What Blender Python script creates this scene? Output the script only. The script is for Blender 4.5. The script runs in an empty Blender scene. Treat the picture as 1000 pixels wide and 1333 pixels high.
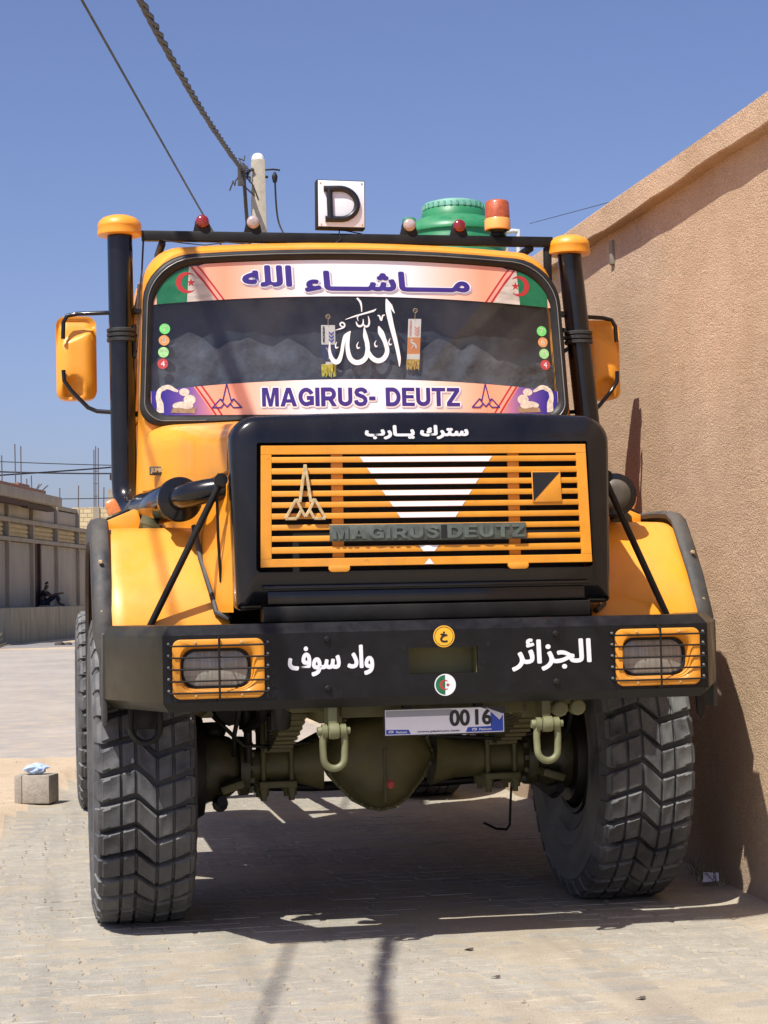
import bpy, bmesh, math, random
from mathutils import Vector, Matrix, noise
random.seed(7)
SC = bpy.context.scene
COL = SC.collection
R = math.radians
# ------------------------------------------------------------------ camera
YAW, PITCH, ROLL = 0.184, 0.045, -0.0204
_f = Vector((math.sin(YAW)*math.cos(PITCH), math.cos(YAW)*math.cos(PITCH), math.sin(PITCH)))
_r = Vector((math.cos(YAW), -math.sin(YAW), 0)); _u = _r.cross(_f)
_c, _s = math.cos(ROLL), math.sin(ROLL)
_r, _u = _c*_r+_s*_u, -_s*_r+_c*_u
cam = bpy.data.cameras.new('camera'); camo = bpy.data.objects.new('camera', cam); COL.objects.link(camo)
camo.matrix_world = Matrix(((_r.x, _u.x, -_f.x, -1.479), (_r.y, _u.y, -_f.y, -6.80), (_r.z, _u.z, -_f.z, 1.356), (0, 0, 0, 1)))
cam.sensor_fit = 'VERTICAL'; cam.sensor_height = 36.0; cam.lens = 36.0*2400/1333.33
cam.clip_start = 0.1; cam.clip_end = 4000
SC.camera = camo
# ------------------------------------------------------------------ sky and sun
KX, KY = 0.445, 0.465
W = bpy.data.worlds.new('World'); SC.world = W; W.use_nodes = True
nt = W.node_tree; nt.nodes.clear()
sky = nt.nodes.new('ShaderNodeTexSky'); sky.sky_type = 'NISHITA'; sky.sun_disc = False
sky.sun_elevation = math.atan2(1, math.hypot(KX, KY)); sky.sun_rotation = math.atan2(-KX, -KY)
sky.air_density = 0.9; sky.dust_density = 1.7; sky.ozone_density = 6.0; sky.altitude = 0
bg = nt.nodes.new('ShaderNodeBackground'); bg.inputs['Strength'].default_value = 0.102
wo = nt.nodes.new('ShaderNodeOutputWorld')
tint = nt.nodes.new('ShaderNodeMix'); tint.data_type = 'RGBA'; tint.blend_type = 'MULTIPLY'; tint.inputs['Factor'].default_value = 1.0; tint.inputs['B'].default_value = (1.13, 0.97, 1.06, 1)
nt.links.new(sky.outputs[0], tint.inputs['A']); nt.links.new(tint.outputs['Result'], bg.inputs[0]); nt.links.new(bg.outputs[0], wo.inputs[0])
sun = bpy.data.lights.new('sun', 'SUN'); sun.energy = 5.0; sun.angle = R(0.5); sun.color = (1, 0.955, 0.88)
suno = bpy.data.objects.new('sun', sun); COL.objects.link(suno)
suno.rotation_euler = Vector((KX, KY, -1)).to_track_quat('-Z', 'Y').to_euler(); suno.location = (-8, -8, 18)
SC.view_settings.view_transform = 'Standard'; SC.view_settings.look = 'None'
SC.view_settings.exposure = 0.36; SC.view_settings.gamma = 1; SC.view_settings.use_curve_mapping = False
SC.render.engine = 'CYCLES'

# ------------------------------------------------------------------ materials
def mat(name, col, rough=0.6, metal=0.0, coat=0.0, var=0.12, scale=6.0, bump=0.0, bscale=60.0, bdist=0.01,
        dust=0.0, dustcol=(0.42, 0.34, 0.25), spec=0.5, trans=0.0, emis=None, col2=None, detail=6, rvar=0.12, stretch=None, chips=0.0, chipcol=(0.09, 0.08, 0.07), streak=0.0):
    m = bpy.data.materials.new(name); m.use_nodes = True
    n = m.node_tree.nodes; l = m.node_tree.links; b = n['Principled BSDF']
    b.inputs['Metallic'].default_value = metal; b.inputs['Coat Weight'].default_value = coat
    b.inputs['Coat Roughness'].default_value = 0.08
    b.inputs['Specular IOR Level'].default_value = spec
    if trans: b.inputs['Transmission Weight'].default_value = trans
    tc = n.new('ShaderNodeTexCoord'); mp = n.new('ShaderNodeMapping'); l.new(tc.outputs['Object'], mp.inputs[0])
    if stretch: mp.inputs['Scale'].default_value = stretch
    nz = n.new('ShaderNodeTexNoise'); nz.inputs['Scale'].default_value = scale; nz.inputs['Detail'].default_value = detail
    nz.inputs['Roughness'].default_value = 0.62
    l.new(mp.outputs[0], nz.inputs['Vector'])
    mx = n.new('ShaderNodeMix'); mx.data_type = 'RGBA'
    rmp = n.new('ShaderNodeMapRange'); rmp.inputs[1].default_value = 0.3; rmp.inputs[2].default_value = 0.7
    l.new(nz.outputs['Fac'], rmp.inputs[0]); l.new(rmp.outputs[0], mx.inputs['Factor'])
    c2 = col2 or tuple(min(1, c*(1+var)) for c in col)
    c1 = col if col2 else tuple(c*(1-var) for c in col)
    mx.inputs['A'].default_value = (*c1, 1); mx.inputs['B'].default_value = (*c2, 1)
    out = mx.outputs['Result']
    rr = n.new('ShaderNodeMapRange'); rr.inputs[1].default_value = 0.3; rr.inputs[2].default_value = 0.7
    rr.inputs[3].default_value = max(0.02, rough-rvar); rr.inputs[4].default_value = min(1, rough+rvar)
    l.new(nz.outputs['Fac'], rr.inputs[0]); ro = rr.outputs[0]
    if dust:
        d = n.new('ShaderNodeTexNoise'); d.inputs['Scale'].default_value = 3.3; d.inputs['Detail'].default_value = 9; d.inputs['Roughness'].default_value = 0.7
        l.new(tc.outputs['Object'], d.inputs['Vector'])
        dr = n.new('ShaderNodeMapRange'); dr.inputs[1].default_value = 0.38; dr.inputs[2].default_value = 0.75; dr.inputs[4].default_value = dust
        l.new(d.outputs['Fac'], dr.inputs[0])
        geo = n.new('ShaderNodeNewGeometry'); sx = n.new('ShaderNodeSeparateXYZ'); l.new(geo.outputs['Normal'], sx.inputs[0])
        up = n.new('ShaderNodeMapRange'); up.inputs[1].default_value = -0.2; up.inputs[2].default_value = 1.0; up.inputs[3].default_value = 0.55; up.inputs[4].default_value = 1.9
        l.new(sx.outputs['Z'], up.inputs[0])
        mu = n.new('ShaderNodeMath'); mu.operation = 'MULTIPLY'; mu.use_clamp = True
        l.new(dr.outputs[0], mu.inputs[0]); l.new(up.outputs[0], mu.inputs[1])
        m2 = n.new('ShaderNodeMix'); m2.data_type = 'RGBA'; l.new(mu.outputs[0], m2.inputs['Factor']); l.new(out, m2.inputs['A'])
        m2.inputs['B'].default_value = (*dustcol, 1); out = m2.outputs['Result']
        ra = n.new('ShaderNodeMath'); ra.operation = 'MULTIPLY_ADD'; l.new(mu.outputs[0], ra.inputs[0]); ra.inputs[1].default_value = 0.6; l.new(ro, ra.inputs[2])
        ra.use_clamp = True; ro = ra.outputs[0]
        if coat:
            cw = n.new('ShaderNodeMath'); cw.operation = 'MULTIPLY_ADD'; l.new(mu.outputs[0], cw.inputs[0]); cw.inputs[1].default_value = -coat*1.2; cw.inputs[2].default_value = coat; cw.use_clamp = True
            l.new(cw.outputs[0], b.inputs['Coat Weight'])
    if streak:
        sm = n.new('ShaderNodeMapping'); sm.inputs['Scale'].default_value = (9, 9, 0.7); l.new(tc.outputs['Object'], sm.inputs[0])
        sn = n.new('ShaderNodeTexNoise'); sn.inputs['Scale'].default_value = 1.6; sn.inputs['Detail'].default_value = 7; l.new(sm.outputs[0], sn.inputs['Vector'])
        sr = n.new('ShaderNodeMapRange'); sr.inputs[1].default_value = 0.50; sr.inputs[2].default_value = 0.78; sr.inputs[4].default_value = streak; l.new(sn.outputs['Fac'], sr.inputs[0])
        m4 = n.new('ShaderNodeMix'); m4.data_type = 'RGBA'; l.new(sr.outputs[0], m4.inputs['Factor']); l.new(out, m4.inputs['A']); m4.inputs['B'].default_value = (0.20, 0.13, 0.06, 1); out = m4.outputs['Result']
    if chips:
        cn = n.new('ShaderNodeTexNoise'); cn.inputs['Scale'].default_value = 38; cn.inputs['Detail'].default_value = 9; cn.inputs['Roughness'].default_value = 0.75; l.new(tc.outputs['Object'], cn.inputs['Vector'])
        cr_ = n.new('ShaderNodeMapRange'); cr_.inputs[1].default_value = 0.60; cr_.inputs[2].default_value = 0.68; cr_.inputs[4].default_value = chips; l.new(cn.outputs['Fac'], cr_.inputs[0])
        m5 = n.new('ShaderNodeMix'); m5.data_type = 'RGBA'; l.new(cr_.outputs[0], m5.inputs['Factor']); l.new(out, m5.inputs['A']); m5.inputs['B'].default_value = (*chipcol, 1); out = m5.outputs['Result']
    l.new(out, b.inputs['Base Color']); l.new(ro, b.inputs['Roughness'])
    if bump:
        bz = n.new('ShaderNodeTexNoise'); bz.inputs['Scale'].default_value = bscale; bz.inputs['Detail'].default_value = 5
        l.new(tc.outputs['Object'], bz.inputs['Vector'])
        bp = n.new('ShaderNodeBump'); bp.inputs['Strength'].default_value = bump; bp.inputs['Distance'].default_value = bdist
        l.new(bz.outputs['Fac'], bp.inputs['Height']); l.new(bp.outputs[0], b.inputs['Normal'])
    if emis:
        b.inputs['Emission Color'].default_value = (*emis[0], 1); b.inputs['Emission Strength'].default_value = emis[1]
    return m

M = {}
M['yellow'] = mat('yellow_paint', (0.84, 0.325, 0.014), 0.42, coat=0.30, var=0.06, scale=2.2, dust=0.16, dustcol=(0.50, 0.36, 0.20), bump=0.10, bscale=4.5, bdist=0.03, streak=0.14, chips=0.22, chipcol=(0.35, 0.20, 0.08))
M['yellow_flat'] = mat('yellow_paint_matt', (0.70, 0.275, 0.010), 0.5, coat=0.12, var=0.10, scale=8, dust=0.16, streak=0.15, chips=0.35, chipcol=(0.14, 0.09, 0.05))
M['black'] = mat('black_gloss_paint', (0.004, 0.0042, 0.006), 0.22, coat=0.3, var=0.3, dust=0.014, chips=0.25, chipcol=(0.03, 0.03, 0.03), bump=0.06, bscale=9, bdist=0.01, spec=0.35, rvar=0.06)
M['bumper'] = mat('black_bumper_paint', (0.0035, 0.004, 0.0055), 0.42, coat=0.05, var=0.4, scale=14, dust=0.012, chips=0.35, chipcol=(0.035, 0.033, 0.03), bump=0.12, bscale=30, bdist=0.004, spec=0.3)
M['bumper_end'] = mat('olive_black_bumper_paint', (0.022, 0.019, 0.009), 0.42, coat=0.1, var=0.3, dust=0.04, spec=0.35)
M['black_matt'] = mat('black_steel', (0.006, 0.006, 0.006), 0.5, var=0.3, dust=0.03, spec=0.3)
M['rubber'] = mat('rubber_trim', (0.030, 0.032, 0.034), 0.65, var=0.35, scale=12, dust=0.16, bump=0.3, bscale=25, bdist=0.01)
M['gasket'] = mat('gasket_rubber', (0.014, 0.014, 0.014), 0.5, var=0.3, dust=0.10, dustcol=(0.2, 0.19, 0.17), spec=0.3)
M['bead'] = mat('grey_bead', (0.16, 0.165, 0.16), 0.4, var=0.2)
M['tyre'] = mat('tyre_rubber', (0.042, 0.044, 0.048), 0.52, var=0.4, scale=14, dust=0.72, dustcol=(0.235, 0.235, 0.225), bump=0.25, bscale=70, bdist=0.004, spec=0.4)
M['olive'] = mat('olive_green_paint', (0.075, 0.070, 0.024), 0.55, var=0.35, scale=10, chips=0.5, chipcol=(0.025, 0.02, 0.012), dust=0.20, dustcol=(0.22, 0.19, 0.12), bump=0.15, bscale=40, bdist=0.006)
M['olive_dark'] = mat('greasy_olive_paint', (0.040, 0.036, 0.015), 0.45, var=0.5, scale=12, chips=0.5, chipcol=(0.012, 0.010, 0.008), dust=0.12, dustcol=(0.16, 0.14, 0.09), bump=0.3, bscale=30, bdist=0.01)
M['shackle'] = mat('pale_olive_paint', (0.150, 0.158, 0.075), 0.5, var=0.15, scale=18, dust=0.1, bump=0.15, bscale=50, bdist=0.003)
M['slot'] = mat('pale_olive_steel', (0.17, 0.165, 0.075), 0.6, var=0.2)
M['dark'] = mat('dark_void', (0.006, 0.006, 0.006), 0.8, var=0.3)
M['grille_in'] = mat('radiator_core', (0.012, 0.010, 0.008), 0.8, var=0.4, scale=30)
M['white'] = mat('white_paint', (0.78, 0.78, 0.82), 0.45, var=0.03)
M['white_vinyl'] = mat('white_vinyl', (0.74, 0.75, 0.78), 0.4, var=0.03)
M['chrome'] = mat('worn_alloy', (0.56, 0.42, 0.22), 0.42, metal=0.2, var=0.3, scale=40, bump=0.2, bscale=60, bdist=0.002)
M['badge'] = mat('badge_metal', (0.085, 0.10, 0.085), 0.45, metal=0.3, var=0.3, scale=25, dust=0.25, dustcol=(0.2, 0.18, 0.14))
M['badge_letter'] = mat('badge_letter_metal', (0.12, 0.145, 0.125), 0.35, metal=0.4, var=0.25, scale=25, dust=0.2, dustcol=(0.24, 0.22, 0.17))
M['glass_lens'] = mat('headlight_glass', (0.24, 0.235, 0.21), 0.15, coat=0.7, var=0.35, scale=3.0, bump=0.5, bscale=2.2, bdist=0.004, stretch=(28, 1, 1))
M['amber'] = mat('amber_lens', (0.40, 0.085, 0.025), 0.4, coat=0.3, var=0.2, scale=40, bump=0.5, bscale=90, bdist=0.004)
M['amber_light'] = mat('amber_base', (0.85, 0.38, 0.09), 0.4, coat=0.3, var=0.06)
M['amber_signal'] = mat('orange_lens', (0.62, 0.20, 0.05), 0.3, coat=0.4, var=0.2, scale=40)
M['red_lens'] = mat('red_lens', (0.22, 0.012, 0.01), 0.2, coat=0.8, var=0.2, scale=30)
M['clear_lens'] = mat('clear_lens', (0.42, 0.33, 0.31), 0.2, coat=0.8, var=0.3, scale=30)
M['navy'] = mat('navy_print', (0.040, 0.022, 0.20), 0.4, var=0.1)
M['shade_print'] = mat('lilac_print', (0.42, 0.40, 0.55), 0.5, var=0.05)
M['red'] = mat('red_print', (0.42, 0.03, 0.03), 0.4, var=0.1)
M['pink'] = mat('pink_print', (0.75, 0.33, 0.25), 0.4, var=0.1)
M['green_print'] = mat('green_print', (0.008, 0.13, 0.055), 0.4, var=0.2, scale=20)
M['flag_white'] = mat('flag_white_print', (0.50, 0.44, 0.38), 0.4, var=0.25, scale=12, stretch=(1, 1, 4))
M['cream'] = mat('cream_print', (0.62, 0.55, 0.46), 0.4, var=0.3, scale=60)
M['tan_print'] = mat('tan_print', (0.30, 0.20, 0.12), 0.4, var=0.3, scale=60)
M['blue'] = mat('blue_print', (0.015, 0.06, 0.42), 0.35, var=0.1)
M['grey_print'] = mat('grey_print', (0.30, 0.31, 0.34), 0.35, var=0.05)
M['plate_white'] = mat('plate_white', (0.78, 0.78, 0.83), 0.35, var=0.05)
M['plate_black'] = mat('plate_black', (0.012, 0.012, 0.014), 0.4)
M['st_green'] = mat('sticker_green', (0.16, 0.62, 0.16), 0.4, var=0.15, scale=60)
M['st_lime'] = mat('sticker_pale_green', (0.30, 0.62, 0.25), 0.4, var=0.25, scale=60)
M['st_orange'] = mat('sticker_orange', (0.60, 0.28, 0.10), 0.4, var=0.25, scale=60)
M['st_red'] = mat('sticker_red', (0.45, 0.06, 0.06), 0.4, var=0.25, scale=60)
M['yellow_st'] = mat('sticker_yellow', (0.85, 0.44, 0.03), 0.35, var=0.05)
M['tassel'] = mat('yellow_tassel', (0.62, 0.55, 0.05), 0.8, var=0.35, scale=90)
M['gold'] = mat('gold_tassel', (0.50, 0.33, 0.05), 0.7, var=0.5, scale=90)
M['orange_cloth'] = mat('orange_cloth', (0.62, 0.24, 0.07), 0.8, var=0.08)
M['navy_cloth'] = mat('navy_cloth', (0.02, 0.03, 0.10), 0.8, var=0.2)
M['white_cloth'] = mat('white_cloth', (0.66, 0.65, 0.62), 0.8, var=0.05)
M['cloth_dark'] = mat('dark_cab_cloth', (0.024, 0.028, 0.040), 0.9, var=0.6, scale=6, bump=0.6, bscale=8, bdist=0.02)
M['cloth_grey'] = mat('grey_cab_cloth', (0.062, 0.070, 0.088), 0.9, var=0.55, scale=11, bump=0.8, bscale=12, bdist=0.02)
M['wire'] = mat('black_cable', (0.016, 0.016, 0.02), 0.5, var=0.2)
M['bundle'] = mat('grey_twisted_cable', (0.055, 0.05, 0.05), 0.6, var=0.5, scale=14)
M['concrete_pole'] = mat('pale_concrete', (0.36, 0.33, 0.265), 0.9, var=0.14, scale=10, bump=0.4, bscale=30)
M['pole_cap'] = mat('whitewashed_concrete', (0.70, 0.68, 0.64), 0.9, var=0.05)
M['tank'] = mat('green_plastic', (0.012, 0.20, 0.075), 0.42, var=0.16, scale=2.5, dust=0.12, dustcol=(0.3, 0.3, 0.24))
M['tank_lid'] = mat('pale_green_plastic', (0.10, 0.34, 0.24), 0.5, var=0.2, scale=5, dust=0.3, dustcol=(0.45, 0.5, 0.48))
M['pipe'] = mat('white_pvc', (0.60, 0.62, 0.62), 0.4, var=0.05)
M['render_beige'] = mat('beige_render', (0.50, 0.40, 0.29), 0.9, var=0.08, bump=0.5, bscale=30)
M['cement'] = mat('grey_cement', (0.30, 0.265, 0.205), 0.95, var=0.2, scale=1.6, bump=0.4, bscale=20, stretch=(1, 1, 0.5))
M['cement_panel'] = mat('smooth_cement_panel', (0.34, 0.30, 0.235), 0.95, var=0.16, scale=0.8, stretch=(2, 2, 0.6))
M['cement_low'] = mat('stained_plinth_cement', (0.30, 0.262, 0.175), 0.95, var=0.3, scale=1.3, bump=0.4, bscale=20, stretch=(2.5, 2.5, 0.5))
M['louver'] = mat('ochre_louvre', (0.42, 0.33, 0.17), 0.9, var=0.2, scale=3)
M['rust'] = mat('rusty_door', (0.055, 0.028, 0.018), 0.8, var=0.5, scale=3)
M['rebar'] = mat('rusty_rebar', (0.10, 0.075, 0.07), 0.8)
M['road'] = mat('worn_asphalt', (0.285, 0.268, 0.245), 0.95, var=0.16, scale=0.55, bump=0.5, bscale=50, bdist=0.006, detail=12, dust=0.35, dustcol=(0.50, 0.39, 0.27))
M['asphalt'] = mat('grey_asphalt', (0.20, 0.185, 0.175), 0.95, var=0.25, scale=0.7, detail=10, stretch=(0.3, 2, 1))
M['block'] = mat('hollow_block_cement', (0.30, 0.265, 0.215), 0.95, var=0.2, scale=20, bump=0.8, bscale=70, bdist=0.006)
M['bag'] = mat('blue_plastic_film', (0.42, 0.55, 0.78), 0.25, var=0.25, scale=25, coat=0.3)
M['paper'] = mat('white_paper', (0.60, 0.62, 0.70), 0.7, var=0.1)
M['dry_leaf'] = mat('dark_leaf', (0.07, 0.055, 0.045), 0.9)
M['skin'] = mat('dark_skin', (0.10, 0.055, 0.035), 0.6)
M['shirt'] = mat('dark_shirt', (0.014, 0.014, 0.022), 0.9)
M['trousers'] = mat('navy_trousers', (0.010, 0.013, 0.035), 0.9)
M['hair'] = mat('black_hair', (0.008, 0.007, 0.006), 0.8)
M['stone'] = mat('pale_stone', (0.34, 0.29, 0.23), 0.9, var=0.2, scale=12)
M['bush'] = mat('dry_twigs', (0.13, 0.12, 0.07), 0.9, var=0.3)
M['cabglass'] = mat('side_window_glass', (0.015, 0.018, 0.02), 0.06, coat=0.5)
M['mirror_glass'] = mat('mirror_glass', (0.6, 0.62, 0.65), 0.03, metal=1.0, var=0.02, rvar=0.01)
M['cover_grey'] = mat('dull_olive_grey', (0.055, 0.05, 0.04), 0.4, var=0.3, dust=0.15)
M['seat'] = mat('tape_black', (0.03, 0.032, 0.032), 0.6, var=0.3, scale=20)

def windshield_glass():
    m = bpy.data.materials.new('windscreen_glass'); m.use_nodes = True
    n = m.node_tree.nodes; l = m.node_tree.links; n.clear()
    o = n.new('ShaderNodeOutputMaterial'); t = n.new('ShaderNodeBsdfTransparent'); t.inputs[0].default_value = (0.84, 0.88, 0.90, 1)
    g = n.new('ShaderNodeBsdfGlossy'); g.inputs['Roughness'].default_value = 0.03; g.inputs[0].default_value = (0.9, 0.95, 1, 1)
    d = n.new('ShaderNodeBsdfDiffuse'); d.inputs[0].default_value = (0.45, 0.42, 0.38, 1)
    f = n.new('ShaderNodeFresnel'); f.inputs[0].default_value = 1.5
    nz = n.new('ShaderNodeTexNoise'); nz.inputs['Scale'].default_value = 4; nz.inputs['Detail'].default_value = 8
    tc = n.new('ShaderNodeTexCoord'); l.new(tc.outputs['Object'], nz.inputs['Vector'])
    mr = n.new('ShaderNodeMapRange'); mr.inputs[1].default_value = 0.45; mr.inputs[2].default_value = 0.8; mr.inputs[4].default_value = 0.09; mr.inputs[3].default_value = 0.02
    l.new(nz.outputs['Fac'], mr.inputs[0])
    a = n.new('ShaderNodeMixShader'); b = n.new('ShaderNodeMixShader')
    l.new(mr.outputs[0], a.inputs[0]); l.new(t.outputs[0], a.inputs[1]); l.new(d.outputs[0], a.inputs[2])
    l.new(f.outputs[0], b.inputs[0]); l.new(a.outputs[0], b.inputs[1]); l.new(g.outputs[0], b.inputs[2])
    l.new(b.outputs[0], o.inputs[0]); return m
M['glass'] = windshield_glass()

def banner_mat(name, seed):
    m = mat(name, (0.80, 0.34, 0.20), 0.35, var=0.0, coat=0.15)
    n = m.node_tree.nodes; l = m.node_tree.links; b = n['Principled BSDF']
    tc = n.new('ShaderNodeTexCoord'); s = n.new('ShaderNodeSeparateXYZ'); l.new(tc.outputs['Object'], s.inputs[0])
    ab = n.new('ShaderNodeMath'); ab.operation = 'ABSOLUTE'; l.new(s.outputs['X'], ab.inputs[0])
    cr = n.new('ShaderNodeValToRGB'); e = cr.color_ramp.elements
    e[0].position = 0.22; e[0].color = (0.80, 0.80, 0.86, 1); e[1].position = 0.62; e[1].color = (0.82, 0.33, 0.20, 1)
    x = e.new(0.42); x.color = (0.82, 0.56, 0.46, 1); y = e.new(0.85); y.color = (0.78, 0.42, 0.30, 1)
    l.new(ab.outputs[0], cr.inputs[0]); l.new(cr.outputs[0], b.inputs['Base Color']); return m
M['banner'] = banner_mat('peach_banner_print', 0)
def purple_mat():
    m = mat('dusk_sky_print', (0.06, 0.03, 0.28), 0.35)
    n = m.node_tree.nodes; l = m.node_tree.links; b = n['Principled BSDF']
    tc = n.new('ShaderNodeTexCoord'); s = n.new('ShaderNodeSeparateXYZ'); l.new(tc.outputs['Object'], s.inputs[0])
    ab = n.new('ShaderNodeMath'); ab.operation = 'ABSOLUTE'; l.new(s.outputs['X'], ab.inputs[0])
    cr = n.new('ShaderNodeValToRGB'); e = cr.color_ramp.elements
    e[0].position = 0.70; e[0].color = (0.55, 0.22, 0.26, 1); e[1].position = 0.92; e[1].color = (0.03, 0.02, 0.24, 1)
    x = e.new(0.80); x.color = (0.16, 0.08, 0.34, 1)
    l.new(ab.outputs[0], cr.inputs[0]); l.new(cr.outputs[0], b.inputs['Base Color']); return m
M['purple'] = purple_mat()

def stucco():
    m = bpy.data.materials.new('stucco_render'); m.use_nodes = True
    n = m.node_tree.nodes; l = m.node_tree.links; b = n['Principled BSDF']; b.inputs['Roughness'].default_value = 0.95
    b.inputs['Specular IOR Level'].default_value = 0.2
    tc = n.new('ShaderNodeTexCoord')
    def nz(s, d, ro=0.6, st=None):
        x = n.new('ShaderNodeTexNoise'); x.inputs['Scale'].default_value = s; x.inputs['Detail'].default_value = d; x.inputs['Roughness'].default_value = ro
        if st:
            mp = n.new('ShaderNodeMapping'); mp.inputs['Scale'].default_value = st; l.new(tc.outputs['Object'], mp.inputs[0]); l.new(mp.outputs[0], x.inputs['Vector'])
        else: l.new(tc.outputs['Object'], x.inputs['Vector'])
        return x
    big = nz(1.4, 9, 0.7); fine = nz(170, 2, 0.5); fine2 = nz(75, 3); streak = nz(2.0, 5, 0.6, (1, 5, 0.35))
    cr = n.new('ShaderNodeValToRGB'); e = cr.color_ramp.elements
    e[0].position = 0.35; e[0].color = (0.50, 0.350, 0.220, 1); e[1].position = 0.68; e[1].color = (0.63, 0.452, 0.300, 1)
    l.new(big.outputs['Fac'], cr.inputs[0])
    m1 = n.new('ShaderNodeMix'); m1.data_type = 'RGBA'; m1.blend_type = 'MULTIPLY'
    r1 = n.new('ShaderNodeMapRange'); r1.inputs[1].default_value = 0.38; r1.inputs[2].default_value = 0.6; r1.inputs[3].default_value = 0.70; r1.inputs[4].default_value = 1.12
    l.new(fine.outputs['Fac'], r1.inputs[0]); cb = n.new('ShaderNodeCombineColor')
    for i in range(3): l.new(r1.outputs[0], cb.inputs[i])
    m1.inputs['Factor'].default_value = 1; l.new(cr.outputs[0], m1.inputs['A']); l.new(cb.outputs[0], m1.inputs['B'])
    m2 = n.new('ShaderNodeMix'); m2.data_type = 'RGBA'; r2 = n.new('ShaderNodeMapRange'); r2.inputs[1].default_value = 0.5; r2.inputs[2].default_value = 0.8; r2.inputs[4].default_value = 0.35
    l.new(streak.outputs['Fac'], r2.inputs[0]); l.new(r2.outputs[0], m2.inputs['Factor']); l.new(m1.outputs['Result'], m2.inputs['A']); m2.inputs['B'].default_value = (0.56, 0.42, 0.30, 1)
    # splash dirt near the ground
    sx = n.new('ShaderNodeSeparateXYZ'); l.new(tc.outputs['Object'], sx.inputs[0])
    a = n.new('ShaderNodeMath'); a.operation = 'MULTIPLY_ADD'; l.new(big.outputs['Fac'], a.inputs[0]); a.inputs[1].default_value = -0.5; l.new(sx.outputs['Z'], a.inputs[2])
    r3 = n.new('ShaderNodeMapRange'); r3.inputs[1].default_value = -0.25; r3.inputs[2].default_value = 0.18; r3.inputs[3].default_value = 0.8; r3.inputs[4].default_value = 0
    l.new(a.outputs[0], r3.inputs[0]); m3 = n.new('ShaderNodeMix'); m3.data_type = 'RGBA'
    l.new(r3.outputs[0], m3.inputs['Factor']); l.new(m2.outputs['Result'], m3.inputs['A']); m3.inputs['B'].default_value = (0.33, 0.25, 0.18, 1)
    l.new(m3.outputs['Result'], b.inputs['Base Color'])
    trw = nz(5, 4, 0.5, (1, 1, 2.2)); tw = n.new('ShaderNodeMath'); tw.operation = 'MULTIPLY_ADD'; l.new(trw.outputs['Fac'], tw.inputs[0]); tw.inputs[1].default_value = 1.1; l.new(fine2.outputs['Fac'], tw.inputs[2])
    ad = n.new('ShaderNodeMath'); ad.operation = 'ADD'; l.new(fine.outputs['Fac'], ad.inputs[0]); l.new(tw.outputs[0], ad.inputs[1])
    bp = n.new('ShaderNodeBump'); bp.inputs['Strength'].default_value = 0.8; bp.inputs['Distance'].default_value = 0.008
    l.new(ad.outputs[0], bp.inputs['Height']); l.new(bp.outputs[0], b.inputs['Normal']); return m
M['stucco'] = stucco()

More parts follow.
